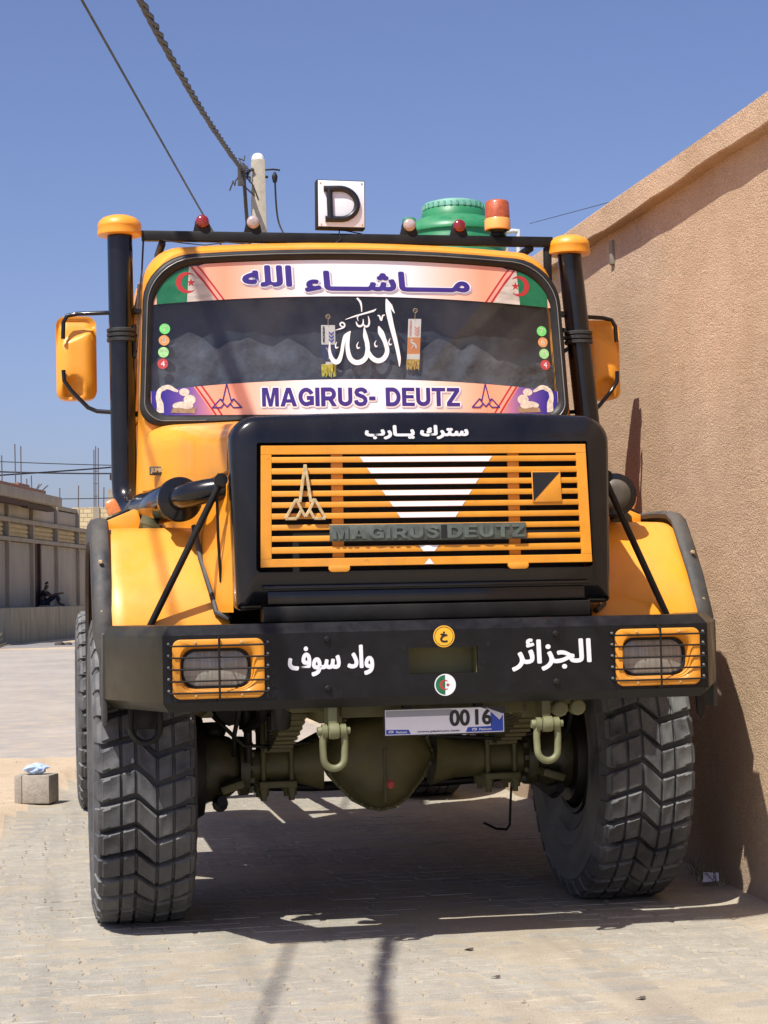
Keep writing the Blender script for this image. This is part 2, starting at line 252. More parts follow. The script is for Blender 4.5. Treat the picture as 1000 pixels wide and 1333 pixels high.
def ground_mat(name, c1, c2, c3, sc=1.0):
    m = bpy.data.materials.new(name); m.use_nodes = True
    n = m.node_tree.nodes; l = m.node_tree.links; b = n['Principled BSDF']; b.inputs['Roughness'].default_value = 0.95
    b.inputs['Specular IOR Level'].default_value = 0.15
    geo = n.new('ShaderNodeNewGeometry')
    def nz(s, d, ro=0.65, st=None):
        x = n.new('ShaderNodeTexNoise'); x.inputs['Scale'].default_value = s; x.inputs['Detail'].default_value = d; x.inputs['Roughness'].default_value = ro
        if st:
            mp = n.new('ShaderNodeMapping'); mp.inputs['Scale'].default_value = st; l.new(geo.outputs['Position'], mp.inputs[0]); l.new(mp.outputs[0], x.inputs['Vector'])
        else: l.new(geo.outputs['Position'], x.inputs['Vector'])
        return x
    big = nz(0.8*sc, 8); med = nz(7*sc, 8, 0.7); fine = nz(130, 3)
    cr = n.new('ShaderNodeValToRGB'); e = cr.color_ramp.elements
    e[0].position = 0.34; e[0].color = (*c1, 1); e[1].position = 0.66; e[1].color = (*c3, 1); x = e.new(0.5); x.color = (*c2, 1)
    mm = n.new('ShaderNodeMath'); mm.operation = 'MULTIPLY_ADD'; l.new(med.outputs['Fac'], mm.inputs[0]); mm.inputs[1].default_value = 0.5
    m0 = n.new('ShaderNodeMath'); m0.operation = 'MULTIPLY'; l.new(big.outputs['Fac'], m0.inputs[0]); m0.inputs[1].default_value = 0.5; l.new(m0.outputs[0], mm.inputs[2])
    l.new(mm.outputs[0], cr.inputs[0])
    r1 = n.new('ShaderNodeMapRange'); r1.inputs[1].default_value = 0.3; r1.inputs[2].default_value = 0.7; r1.inputs[3].default_value = 0.80; r1.inputs[4].default_value = 1.14
    l.new(fine.outputs['Fac'], r1.inputs[0]); cb = n.new('ShaderNodeCombineColor')
    for i in range(3): l.new(r1.outputs[0], cb.inputs[i])
    m1 = n.new('ShaderNodeMix'); m1.data_type = 'RGBA'; m1.blend_type = 'MULTIPLY'; m1.inputs['Factor'].default_value = 1
    l.new(cr.outputs[0], m1.inputs['A']); l.new(cb.outputs[0], m1.inputs['B'])
    # tyre-worn grey tracks running along the lane
    tr = nz(1.0, 5, 0.6, (3.2, 0.16, 1)); r2 = n.new('ShaderNodeMapRange'); r2.inputs[1].default_value = 0.52; r2.inputs[2].default_value = 0.72; r2.inputs[4].default_value = 0.55
    l.new(tr.outputs['Fac'], r2.inputs[0]); m2 = n.new('ShaderNodeMix'); m2.data_type = 'RGBA'; l.new(r2.outputs[0], m2.inputs['Factor'])
    l.new(m1.outputs['Result'], m2.inputs['A']); m2.inputs['B'].default_value = (c1[0]*0.72, c1[1]*0.74, c1[2]*0.78, 1)
    fl = nz(9*sc, 7, 0.7, (0.30, 1.9, 1)); r5 = n.new('ShaderNodeMapRange'); r5.inputs[1].default_value = 0.585; r5.inputs[2].default_value = 0.66; r5.inputs[4].default_value = 0.55
    l.new(fl.outputs['Fac'], r5.inputs[0]); m6 = n.new('ShaderNodeMix'); m6.data_type = 'RGBA'; l.new(r5.outputs[0], m6.inputs['Factor']); l.new(m2.outputs['Result'], m6.inputs['A']); m6.inputs['B'].default_value = (min(.62, c3[0]*1.4), min(.57, c3[1]*1.4), min(.5, c3[2]*1.4), 1)
    dk = nz(5*sc, 9, 0.75, (0.6, 1.3, 1)); r6 = n.new('ShaderNodeMapRange'); r6.inputs[1].default_value = 0.60; r6.inputs[2].default_value = 0.72; r6.inputs[4].default_value = 0.5
    l.new(dk.outputs['Fac'], r6.inputs[0]); m7 = n.new('ShaderNodeMix'); m7.data_type = 'RGBA'; l.new(r6.outputs[0], m7.inputs['Factor']); l.new(m6.outputs['Result'], m7.inputs['A']); m7.inputs['B'].default_value = (c1[0]*0.55, c1[1]*0.56, c1[2]*0.58, 1)
    l.new(m7.outputs['Result'], b.inputs['Base Color'])
    ad = n.new('ShaderNodeMath'); ad.operation = 'ADD'; l.new(fine.outputs['Fac'], ad.inputs[0]); l.new(med.outputs['Fac'], ad.inputs[1])
    bp = n.new('ShaderNodeBump'); bp.inputs['Strength'].default_value = 0.6; bp.inputs['Distance'].default_value = 0.006
    l.new(ad.outputs[0], bp.inputs['Height']); l.new(bp.outputs[0], b.inputs['Normal']); return m
M['sand'] = ground_mat('pale_sand', (0.42, 0.325, 0.22), (0.48, 0.38, 0.265), (0.53, 0.43, 0.31))
M['joint'] = ground_mat('sandy_joint', (0.31, 0.270, 0.208), (0.37, 0.325, 0.25), (0.44, 0.39, 0.305))
M['paver'] = ground_mat('worn_concrete_paver', (0.265, 0.246, 0.208), (0.335, 0.312, 0.262), (0.41, 0.382, 0.318), 1.3)
M['farbrick'] = None

def brick_mat(name, c1, c2, mort, w, h):
    m = bpy.data.materials.new(name); m.use_nodes = True
    n = m.node_tree.nodes; l = m.node_tree.links; b = n['Principled BSDF']; b.inputs['Roughness'].default_value = 0.95
    tc = n.new('ShaderNodeTexCoord'); s = n.new('ShaderNodeSeparateXYZ'); l.new(tc.outputs['Object'], s.inputs[0])
    ad = n.new('ShaderNodeMath'); ad.operation = 'ADD'; l.new(s.outputs['X'], ad.inputs[0]); l.new(s.outputs['Y'], ad.inputs[1])
    cx = n.new('ShaderNodeCombineXYZ'); l.new(ad.outputs[0], cx.inputs[0]); l.new(s.outputs['Z'], cx.inputs[1])
    br = n.new('ShaderNodeTexBrick'); br.inputs['Scale'].default_value = 1; br.inputs['Brick Width'].default_value = w; br.inputs['Row Height'].default_value = h
    br.inputs['Mortar Size'].default_value = 0.018; br.inputs['Color1'].default_value = (*c1, 1); br.inputs['Color2'].default_value = (*c2, 1); br.inputs['Mortar'].default_value = (*mort, 1)
    l.new(cx.outputs[0], br.inputs['Vector']); l.new(br.outputs['Color'], b.inputs['Base Color'])
    bp = n.new('ShaderNodeBump'); bp.invert = True; bp.inputs['Distance'].default_value = 0.02; l.new(br.outputs['Fac'], bp.inputs['Height']); l.new(bp.outputs[0], b.inputs['Normal'])
    return m
M['yellowblock'] = brick_mat('pale_yellow_blockwork', (0.52, 0.42, 0.24), (0.60, 0.50, 0.30), (0.34, 0.28, 0.19), 0.45, 0.24)
M['redbrick'] = brick_mat('red_hollow_brick', (0.30, 0.13, 0.08), (0.36, 0.17, 0.11), (0.28, 0.22, 0.17), 0.3, 0.17)

# ------------------------------------------------------------------ geometry helpers
WP = {}      # world origin of every object (parents are never rotated)
def link(o, parent=None, org=(0, 0, 0)):
    COL.objects.link(o); org = Vector(org); WP[o.name] = org
    if parent is not None:
        o.parent = parent; o.location = org - WP[parent.name]
    else: o.location = org
    return o
def thing(name, label, cat, org=(0, 0, 0), group=None):
    o = bpy.data.objects.new(name, None); o.empty_display_size = 0.2; link(o, None, org)
    o['label'] = label; o['category'] = cat
    if group: o['group'] = group
    return o
def part_empty(name, parent, org):
    o = bpy.data.objects.new(name, None); o.empty_display_size = 0.1; return link(o, parent, org)
def tag(o, label=None, cat=None, group=None, kind=None):
    if label: o['label'] = label
    if cat: o['category'] = cat
    if group: o['group'] = group
    if kind: o['kind'] = kind
    return o

class G:
    def __init__(s): s.v = []; s.f = []; s.mi = []; s.cur = 0
    def add(s, vs, fs):
        b = len(s.v); s.v += [Vector(p) for p in vs]; s.f += [tuple(b+i for i in f) for f in fs]; s.mi += [s.cur]*len(fs); return s
    def box(s, c, d, rot=None):
        x, y, z = d[0]/2, d[1]/2, d[2]/2
        vs = [Vector((sx*x, sy*y, sz*z)) for sz in (-1, 1) for sy in (-1, 1) for sx in (-1, 1)]
        if rot is not None: vs = [rot @ p for p in vs]
        vs = [p+Vector(c) for p in vs]
        return s.add(vs, [(0, 2, 3, 1), (4, 5, 7, 6), (0, 1, 5, 4), (2, 6, 7, 3), (0, 4, 6, 2), (1, 3, 7, 5)])
    def bar(s, p0, p1, w, h, up=(0, 0, 1)):
        p0, p1 = Vector(p0), Vector(p1); d = (p1-p0); L = d.length; d.normalize()
        u = Vector(up); x = d.cross(u)
        if x.length < 1e-4: x = d.cross(Vector((0, 1, 0)))
        x.normalize(); y = x.cross(d)
        m = Matrix((x, d, y)).transposed()
        return s.box((p0+p1)/2, (w, L, h), m)
    def tube(s, path, r, n=10, cap=True, closed=False):
        P = [Vector(p) for p in path]; k = len(P)
        rs = r if isinstance(r, (list, tuple)) else [r]*k
        T = []
        for i in range(k):
            a = P[(i-1) % k] if (closed or i > 0) else P[i]; b = P[(i+1) % k] if (closed or i < k-1) else P[i]
            T.append((b-a).normalized())
        ref = Vector((0, 0, 1)) if abs(T[0].z) < 0.9 else Vector((1, 0, 0))
        x = T[0].cross(ref).normalized(); rings = []
        for i in range(k):
            x = (x-T[i]*x.dot(T[i]))
            if x.length < 1e-6: x = T[i].orthogonal()
            x.normalize(); y = T[i].cross(x)
            rings.append([P[i]+(x*math.cos(2*math.pi*j/n)+y*math.sin(2*math.pi*j/n))*rs[i] for j in range(n)])
        vs = [p for q in rings for p in q]; fs = []
        for i in range(k if closed else k-1):
            a, b = i*n, ((i+1) % k)*n
            for j in range(n): fs.append((a+j, b+j, b+(j+1) % n, a+(j+1) % n))
        if cap and not closed: fs.append(tuple(range(n))); fs.append(tuple(reversed(range((k-1)*n, k*n))))
        return s.add(vs, fs)
    def lathe(s, prof, org, axis='z', n=32, a0=0, a1=2*math.pi):
        full = abs(a1-a0-2*math.pi) < 1e-6; m = n if full else n+1; vs = []
        for (r, h) in prof:
            for j in range(m):
                a = a0+(a1-a0)*j/n; c, q = r*math.cos(a), r*math.sin(a)
                vs.append(Vector((c, q, h)) if axis == 'z' else (Vector((h, c, q)) if axis == 'x' else Vector((q, h, c))))
        vs = [p+Vector(org) for p in vs]; fs = []
        for i in range(len(prof)-1):
            for j in range(n):
                a, b, c, d = i*m+j, i*m+(j+1) % m, (i+1)*m+(j+1) % m, (i+1)*m+j
                fs.append((a, b, c, d))
        return s.add(vs, fs)
    def loft(s, rings, caps=(False, False), closed=True):
        n = len(rings[0]); vs = [p for q in rings for p in q]; fs = []
        for i in range(len(rings)-1):
            for j in range(n if closed else n-1):
                a, b = i*n+j, i*n+(j+1) % n; fs.append((a, b, b+n, a+n))
        if caps[0]: fs.append(tuple(reversed(range(n))))
        if caps[1]: fs.append(tuple(range((len(rings)-1)*n, len(rings)*n)))
        return s.add(vs, fs)
    def prism(s, poly, fn, d0, d1):   # poly of (u, v); fn(u, v, d) -> point
        n = len(poly); vs = [fn(u, v, d0) for u, v in poly]+[fn(u, v, d1) for u, v in poly]
        fs = [tuple(range(n)), tuple(reversed(range(n, 2*n)))]+[(i, i+n, (i+1) % n+n, (i+1) % n) for i in range(n)]
        return s.add(vs, fs)
    def build(s, name, mats, parent=None, org=None, smooth=35, bevel=0, seg=2, fix=True, tri=False):
        me = bpy.data.meshes.new(name)
        if org is None:
            org = WP[parent.name] if parent is not None else Vector((0, 0, 0))
        org = Vector(org)
        me.from_pydata([p-org for p in s.v], [], s.f)
        ms = mats if isinstance(mats, (list, tuple)) else [mats]
        for m in ms: me.materials.append(M[m] if isinstance(m, str) else m)
        if len(ms) > 1:
            for p, i in zip(me.polygons, s.mi): p.material_index = i
        finish(me, smooth, bevel, seg, fix)
        return link(bpy.data.objects.new(name, me), parent, org)
def finish(me, smooth=35, bevel=0, seg=2, fix=True):
    bm = bmesh.new(); bm.from_mesh(me)
    if fix: bmesh.ops.recalc_face_normals(bm, faces=bm.faces)
    if bevel:
        es = [e for e in bm.edges if e.is_manifold and e.calc_face_angle(0) > R(30)]
        bmesh.ops.bevel(bm, geom=es, offset=bevel, segments=seg, affect='EDGES', profile=0.5, clamp_overlap=True)
    if smooth:
        for f in bm.faces: f.smooth = True
        for e in bm.edges:
            if (not e.is_manifold) or e.calc_face_angle(0) > R(smooth): e.smooth = False
    bm.to_mesh(me); bm.free()

def rr(cor, rad, nc=6, ne=4):   # rounded polygon from 4 corners (ccw), same count for any size
    out = []; k = len(cor)
    arcs = []
    for i in range(k):
        p, a, b = Vector(cor[i]), Vector(cor[i-1]), Vector(cor[(i+1) % k]); r = rad[i]
        da, db = (a-p).normalized(), (b-p).normalized(); ang = da.angle(db); t = r/math.tan(ang/2)
        c = p+(da+db).normalized()*(r/math.sin(ang/2)); s0, s1 = p+da*t, p+db*t
        v0, v1 = s0-c, s1-c; th = math.atan2(v0.x*v1.y-v0.y*v1.x, v0.dot(v1))
        arc = []
        for j in range(nc+1):
            q = th*j/nc; arc.append(c+Vector((v0.x*math.cos(q)-v0.y*math.sin(q), v0.x*math.sin(q)+v0.y*math.cos(q))))
        arcs.append(arc)
    for i in range(k):
        out += arcs[i]; a, b = arcs[i][-1], arcs[(i+1) % k][0]
        out += [a+(b-a)*j/ne for j in range(1, ne)]
    return [(p.x, p.y) for p in out]
def rect(cx, cz, w, h): return [(cx-w/2, cz-h/2), (cx+w/2, cz-h/2), (cx+w/2, cz+h/2), (cx-w/2, cz+h/2)]
def circ(cx, cz, r, n=28): return [(cx+r*math.cos(2*math.pi*i/n), cz+r*math.sin(2*math.pi*i/n)) for i in range(n)]
def star(cx, cz, r, k=5, q=0.4, a0=math.pi/2):
    return [(cx+(r if i % 2 == 0 else r*q)*math.cos(a0+math.pi*i/k), cz+(r if i % 2 == 0 else r*q)*math.sin(a0+math.pi*i/k)) for i in range(2*k)]
def crescent(cx, cz, r, n=20, side=1):   # opens towards +side
    o = [(cx+side*r*math.cos(a), cz+r*math.sin(a)) for a in [R(45)+(R(315)-R(45))*i/n for i in range(n+1)]]
    c2 = cx+side*r*0.28; r2 = r*0.78
    i_ = [(c2+side*r2*math.cos(a), cz+r2*math.sin(a)) for a in [R(300)-(R(300)-R(60))*i/n for i in range(n+1)]]
    return o+i_
def stroke(pts, ws):             # variable-width pen stroke -> polygon
    P = [Vector(p) for p in pts]
    # densify with catmull-rom
    Q = []; Wd = []
    for i in range(len(P)-1):
        p0, p1, p2, p3 = P[max(i-1, 0)], P[i], P[i+1], P[min(i+2, len(P)-1)]
        for j in range(6):
            t = j/6; Q.append(0.5*((2*p1)+(-p0+p2)*t+(2*p0-5*p1+4*p2-p3)*t*t+(-p0+3*p1-3*p2+p3)*t**3)); Wd.append(ws[i]+(ws[i+1]-ws[i])*t)
    Q.append(P[-1]); Wd.append(ws[-1]); L = []; Rr = []
    for i, q in enumerate(Q):
        d = (Q[min(i+1, len(Q)-1)]-Q[max(i-1, 0)]).normalized(); nn = Vector((-d.y, d.x))*Wd[i]/2; L.append(q+nn); Rr.append(q-nn)
    return L, Rr
def flat(g, poly, fn, d):
    g.add([fn(u, v, d) for u, v in poly], [tuple(range(len(poly)))])
def strip(g, L, Rr, fn, d):
    n = len(L); g.add([fn(p[0], p[1], d) for p in L]+[fn(p[0], p[1], d) for p in Rr], [(i, i+1, n+i+1, n+i) for i in range(n-1)])
def front(y): return lambda u, v, d: Vector((u, y-d, v))

def text_geo(g, s, cx, cz, w, h, fn, d, bold=0.0, depth=0.0, shear=0.0, ls=1.0, taper=0):
    c = bpy.data.curves.new('tmp', 'FONT'); c.body = s; c.size = 1; c.resolution_u = 5; c.space_character = ls
    o = bpy.data.objects.new('tmp', c); COL.objects.link(o); bpy.context.view_layer.update()
    me = bpy.data.meshes.new_from_object(o.evaluated_get(bpy.context.evaluated_depsgraph_get()))
    vs = [(v.co.x, v.co.y) for v in me.vertices]; fs = [tuple(p.vertices) for p in me.polygons]
    COL.objects.unlink(o); bpy.data.objects.remove(o); bpy.data.curves.remove(c); bpy.data.meshes.remove(me)
    if not vs: return
    par = list(range(len(vs)))
    def find(a):
        while par[a] != a: par[a] = par[par[a]]; a = par[a]
        return a
    for f in fs:
        for q in f[1:]: par[find(q)] = find(f[0])
    ids = {}; isl = [ids.setdefault(find(i), len(ids)) for i in range(len(vs))]
    x0, x1 = min(p[0] for p in vs), max(p[0] for p in vs); y0, y1 = min(p[1] for p in vs), max(p[1] for p in vs)
    kx, ky = (w-2*bold)/(x1-x0), (h-2*bold)/(y1-y0)
    P = [(cx+(p[0]-(x0+x1)/2)*kx+shear*((p[1]-(y0+y1)/2)*ky), cz+(p[1]-(y0+y1)/2)*ky) for p in vs]
    offs = [(0, 0)] if bold <= 0 else [(bold*math.cos(a), bold*math.sin(a)*0.8) for a in [i*math.pi/4+0.2 for i in range(8)]]
    for k, (ox, oz) in enumerate(offs):
        lay = [d+k*0.00012+(isl[i] % 4)*0.00003 for i in range(len(vs))]
        if depth:
            n = len(P); ed = {}
            for f in fs:
                for a, b in zip(f, f[1:]+f[:1]): ed[(a, b)] = ed.get((a, b), 0)+1
            bd = [e for e in ed if (e[1], e[0]) not in ed]
            g.add([fn(p[0]+ox, p[1]+oz, lay[i]+depth) for i, p in enumerate(P)]+[fn(p[0]+ox, p[1]+oz, 0) for p in P],
                  fs+[(a, b, n+b, n+a) for a, b in bd])
        else: g.add([fn(p[0]+ox, p[1]+oz, lay[i]) for i, p in enumerate(P)], fs)

def mitre(pts, w):
    P_ = [Vector(p) for p in pts]; P_ = [p for i, p in enumerate(P_) if i == 0 or (p-P_[i-1]).length > 0.02]; L = []; Q = []
    for i, p in enumerate(P_):
        d0 = (p-P_[i-1]).normalized() if i else (P_[1]-p).normalized(); d1 = (P_[i+1]-p).normalized() if i < len(P_)-1 else d0
        n0, n1 = Vector((-d0.y, d0.x)), Vector((-d1.y, d1.x)); b = (n0+n1).normalized(); k = w/2/max(0.35, b.dot(n0)); L.append(p+b*k); Q.append(p-b*k)
    return L, Q
def arcp(cx, cy, rx, ry, a0, a1, n=12): return [(cx+rx*math.cos(R(a0+(a1-a0)*i/n)), cy+ry*math.sin(R(a0+(a1-a0)*i/n))) for i in range(n+1)]
_t = 0.22
HEAVY = {'M': (0.88, [[(0, 0), (0, 1), (.30, 1), (.44, .36), (.58, 1), (.88, 1), (.88, 0), (.68, 0), (.68, .70), (.53, 0), (.35, 0), (.20, .70), (.20, 0)]], []),
 'A': (0.88, [[(0, 0), (.32, 1), (.44, 1), (.44, .74), (.345, .38), (.44, .38), (.44, .2), (.29, .2), (.23, 0)], [(.44, .2), (.44, .38), (.535, .38), (.44, .74), (.44, 1), (.56, 1), (.88, 0), (.65, 0), (.59, .2)]], []),
 'G': (0.82, [], [[(.71, .66)]+arcp(.42, .5, .31, .39, 38, 300)+[(.71, .17), (.71, .45), (.44, .45)]]),
 'I': (0.23, [[(0, 0), (.23, 0), (.23, 1), (0, 1)]], []),
 'R': (0.82, [[(0, 0), (.23, 0), (.23, 1), (0, 1)], [(.34, .42), (.57, .44), (.84, 0), (.58, 0)]], [[(.1, .90), (.48, .90)]+arcp(.48, .66, .21, .24, 80, -80, 8)+[(.48, .42), (.1, .42)]]),
 'U': (0.78, [], [[(.115, 1), (.115, .36)]+arcp(.39, .36, .275, .25, 180, 360)+[(.665, .36), (.665, 1)]]),
 'S': (0.74, [], [[(.64, .70), (.60, .82), (.48, .895), (.34, .90), (.19, .85), (.14, .74), (.19, .63), (.34, .56), (.50, .50), (.60, .40), (.62, .28), (.55, .15), (.40, .10), (.26, .11), (.14, .18), (.10, .32)]]),
 'D': (0.80, [[(0, 0), (.23, 0), (.23, 1), (0, 1)]], [[(.1, .90), (.36, .90)]+arcp(.36, .5, .33, .40, 85, -85)+[(.36, .10), (.1, .10)]]),
 'E': (0.68, [[(0, 0), (.23, 0), (.23, 1), (0, 1)], [(.1, 0), (.68, 0), (.68, .19), (.1, .19)], [(.1, .42), (.63, .42), (.63, .60), (.1, .60)], [(.1, .81), (.67, .81), (.67, 1), (.1, 1)]], []),
 'T': (0.74, [[(.255, 0), (.485, 0), (.485, .9), (.255, .9)], [(0, .81), (.74, .81), (.74, 1), (0, 1)]], []),
 'Z': (0.72, [[(.02, .81), (.70, .81), (.70, 1), (.02, 1)], [(0, 0), (.72, 0), (.72, .19), (0, .19)], [(0, .19), (.26, .19), (.70, .81), (.44, .81)]], []),
 '-': (0.34, [[(0, .32), (.34, .32), (.34, .52), (0, .52)]], []), '\u00b7': (0.24, [], []), ' ': (0.25, [], [])}
def heavy_text(g, s, cx, cz, w, h, fn, d, bold=0.0, depth=0.0, gap=0.075, step=0.00006):
    tot = sum(HEAVY[c][0] for c in s)+gap*(len(s)-1); kx = (w-2*bold)/tot; kz = (h-2*bold); x = cx-(w-2*bold)/2; z0 = cz-kz/2
    offs = [(0, 0)] if bold <= 0 else [(bold*math.cos(a), bold*math.sin(a)) for a in [i*math.pi/4+0.2 for i in range(8)]]
    k = 0
    for c in s:
        gw, polys, strokes = HEAVY[c]
        for (ox, oz) in offs:
            for pl in polys:
                P_ = [(x+p[0]*kx+ox, z0+p[1]*kz+oz) for p in pl]; dd = d+depth+(k % 40)*step; n = len(P_); k += 1
                g.add([fn(u, v, dd) for u, v in P_], [tuple(range(n))])
                if depth: g.add([fn(u, v, dd) for u, v in P_]+[fn(u, v, 0) for u, v in P_], [(i, (i+1) % n, n+(i+1) % n, n+i) for i in range(n)])
            for st in strokes:
                L, Q = mitre(st, _t); L = [(x+p.x*kx+ox, z0+p.y*kz+oz) for p in L]; Q = [(x+p.x*kx+ox, z0+p.y*kz+oz) for p in Q]; dd = d+depth+(k % 40)*step; k += 1
                strip(g, L, Q, fn, dd)
                if depth:
                    lp = L+list(reversed(Q)); n = len(lp); g.add([fn(u, v, dd) for u, v in lp]+[fn(u, v, 0) for u, v in lp], [(i, (i+1) % n, n+(i+1) % n, n+i) for i in range(n)])
        x += (gw+gap)*kx
def ar(s, kash=None): return s[::-1]
AR_MASHALLAH = ar("\uFEE3\u0640\u0640\u0640\u0640\uFE8E\uFEB7\u0640\u0640\u0640\uFE8E\uFE80")
AR_ALLAH = ar("\uFE8D\uFEDF\uFEE0\uFEEA")
AR_HOOD = ar("\uFEB3\uFE98\uFEAE\uFED9 \uFEF3\u0640\u0640\uFE8E\uFEAD\uFE8F")
AR_WADI = ar("\uFEED\uFE8D\uFEA9 \uFEB3\uFEEE\uFED1")
AR_ALG = ar("\uFE8D\uFEDF\uFEA0\uFEB0\uFE8D\uFE8B\uFEAE")
AR_KH = "\uFEA5"

# ================================================================== GROUND
def nz2(x, y, s=1.0, o=0): return noise.noise(Vector((x*s, y*s, o)))
def left_edge(y): return -1.745+(y-4.55)*0.163+0.05*nz2(0, y, 1.7)+0.04*math.sin(y*2.1)
def sandz(x, y):
    e = left_edge(y)
    z = 0.0045*nz2(x, y, 1.6)+0.003*nz2(x, y, 9)
    if x < e:      # sand outside the paving, heaped into a low lip along its edge
        k = min(1, (e-x)/0.25); z += k*(0.010+0.02*max(0, nz2(x, y, 1.1, 3)))+math.exp(-((x-e+0.12)/0.085)**2)*(0.6+0.8*abs(nz2(x, y, 4, 7)))*(0.055*math.exp(-((y-4.75)/0.55)**2)+0.060*math.exp(-((y-7.6)/0.7)**2)+0.012)
    if x > 1.15:   # drifted sand against the wall foot
        z += 0.05*((x-1.15)/0.4)**2*(0.8+0.8*nz2(x, y, 1.9, 5))*(1 if y > 1.5 else 0.55)
    return z-0.0014
g = G(); n = 0
xs = [-6+0.07*i for i in range(109)]; ys = [-6.5+0.085*i for i in range(230)]
xs = [x for x in xs if x < 1.6]+[1.6]; nx = len(xs)
g.add([Vector((x, y, sandz(x, y))) for y in ys for x in xs], [(j*nx+i, j*nx+i+1, (j+1)*nx+i+1, (j+1)*nx+i) for j in range(len(ys)-1) for i in range(nx-1)])
o = g.build('sandy_ground', 'joint', smooth=80, fix=False); o.data.materials.append(M['sand'])
for p in o.data.polygons:
    if p.center.x < left_edge(p.center.y)+0.03*nz2(p.center.x, p.center.y, 5): p.material_index = 1
tag(o, kind='structure')
g = G(); g.add([(-900, -300, -0.06), (900, -300, -0.06), (900, 1800, -0.06), (-900, 1800, -0.06)], [(0, 1, 2, 3)])
tag(g.build('ground', 'sand'), kind='structure')
# outer sand sheet left and beyond the paving, then the worn road
def sheet(name, m, poly, z):
    g = G(); g.add([(x, y, z) for x, y in poly], [tuple(range(len(poly)))]); return tag(g.build(name, m, smooth=0), kind='structure')
def jag(pts, a=0.15, k=8, s=3):
    out = []; rnd = random.Random(s)
    for i in range(len(pts)):
        p, q = Vector(pts[i]), Vector(pts[(i+1) % len(pts)])
        for j in range(k):
            t = j/k; w = p+(q-p)*t; out.append((w.x+rnd.uniform(-a, a), w.y+rnd.uniform(-a, a)))
    return out
def carpet(name, m, xl, xr, y0, y1, step, z, hk=0.0, nx=40, sx=0):
    g = G(); vs = []; ny = int((y1-y0)/step)
    for j in range(ny+1):
        y = y0+(y1-y0)*j/ny; a, b = xl(y), xr(y)
        for i in range(nx+1):
            t = i/nx; edge = (i in (0, nx)) or (j in (0, ny)); x = a+(b-a)*t
            vs.append(Vector((x+(0.12*nz2(y, i, 1.3, 4) if edge else 0), y+(0.35*nz2(x, j, 1.1, 6) if j in (0, 1, ny-1, ny) else 0), (-0.05 if edge else z+hk*nz2(x, y, 0.5, 2)))))
    g.add(vs, [(j*(nx+1)+i, j*(nx+1)+i+1, (j+1)*(nx+1)+i+1, (j+1)*(nx+1)+i) for j in range(ny) for i in range(nx)])
    return tag(g.build(name, m, smooth=80, fix=False), kind='structure')
carpet('sand_verge', 'sand', lambda y: -60, lambda y: 30, 11.6, 90, 1.0, -0.012, 0.016, 90)
carpet('road', 'road', lambda y: -9 if y < 25 else -9+(y-25)*0.28, lambda y: min(1.45, 8), 9.2, 46.5, 0.45, 0.022, 0.006, 60)
carpet('cross_street', 'asphalt', lambda y: -30, lambda y: 20, 49.2, 55.0, 0.5, 0.026, 0.004, 80)

# paving: zigzag-edged concrete blocks in running bond, the ones nearest the camera each an object of its own
PW, PH, GAP = 0.226, 0.113, 0.006
def paver_outline():
    w, h = PW/2-GAP/2, PH/2-GAP/2; z = 0.011
    return [(-w+z, -h), (-w*0.5, -h+z*0.8), (0, -h), (w*0.5, -h+z*0.8), (w-z, -h), (w, -h*0.3), (w-z, h*0.4), (w-z*0.4, h),
            (w*0.5, h-z*0.1), (0, h), (-w*0.5, h-z*0.1), (-w+z*0.6, h), (-w, h*0.35), (-w+z, -h*0.3)]
PO = paver_outline()
def paver_geo(gg, cx, cy, dz, tx, ty, chip):
    top = [Vector((cx+u*(1-0.035), cy+v*(1-0.06), dz+u*tx+v*ty-(chip if i == 0 else 0))) for i, (u, v) in enumerate(PO)]
    mid = [Vector((cx+u, cy+v, dz-0.004+u*tx+v*ty)) for u, v in PO]; bot = [Vector((cx+u, cy+v, dz-0.05)) for u, v in PO]
    gg.loft([bot, mid, top], (False, True))
cells = []
rows = int((9.6+4.2)/PH)
for j in range(rows):
    y = -4.2+j*PH
    i = 0; x = 1.50-(PW/2)*(j % 2)-random.uniform(0, 0.045)
    while x > -3.4:
        if x-PW/2 > left_edge(y)+0.02: cells.append((x, y))
        x -= PW
camxy = Vector((-1.479, -6.8))
def inview(x, y):
    d = Vector((x, y, 0))-Vector((-1.479, -6.8, 1.356)); z = d.dot(_f)
    if z < 1: return False
    return abs(2400*d.dot(_r)/z) < 520 and abs(2400*d.dot(_u)/z) < 690
vis = sorted([c for c in cells if inview(*c)], key=lambda c: (Vector(c)-camxy).length)
pick = set(vis[:300])
paving = bpy.data.objects.new('paving', None); link(paving); paving['kind'] = 'structure'
variants = []
for k in range(14):
    gg = G(); paver_geo(gg, 0, 0, 0.0, random.uniform(-.006, .006), random.uniform(-.012, .012), random.choice((0, 0, 0.003)))
    me = bpy.data.meshes.new('paver'); me.from_pydata(gg.v, [], gg.f); me.materials.append(M['paver']); finish(me, 0); variants.append(me)
gg = G()
for (x, y) in cells:
    dz = random.gauss(0, 0.0011)+0.003*nz2(x, y, 1.4, 9)
    if (x, y) in pick:
        o = bpy.data.objects.new('paver', random.choice(variants)); link(o, paving, (x, y, dz))
        o.rotation_euler = (0, 0, random.choice((0, math.pi))+random.gauss(0, 0.006))
    else: paver_geo(gg, x, y, dz, random.uniform(-.006, .006), random.uniform(-.012, .012), 0)
tag(gg.build('paver_field', 'paver', paving, smooth=0), kind='stuff')

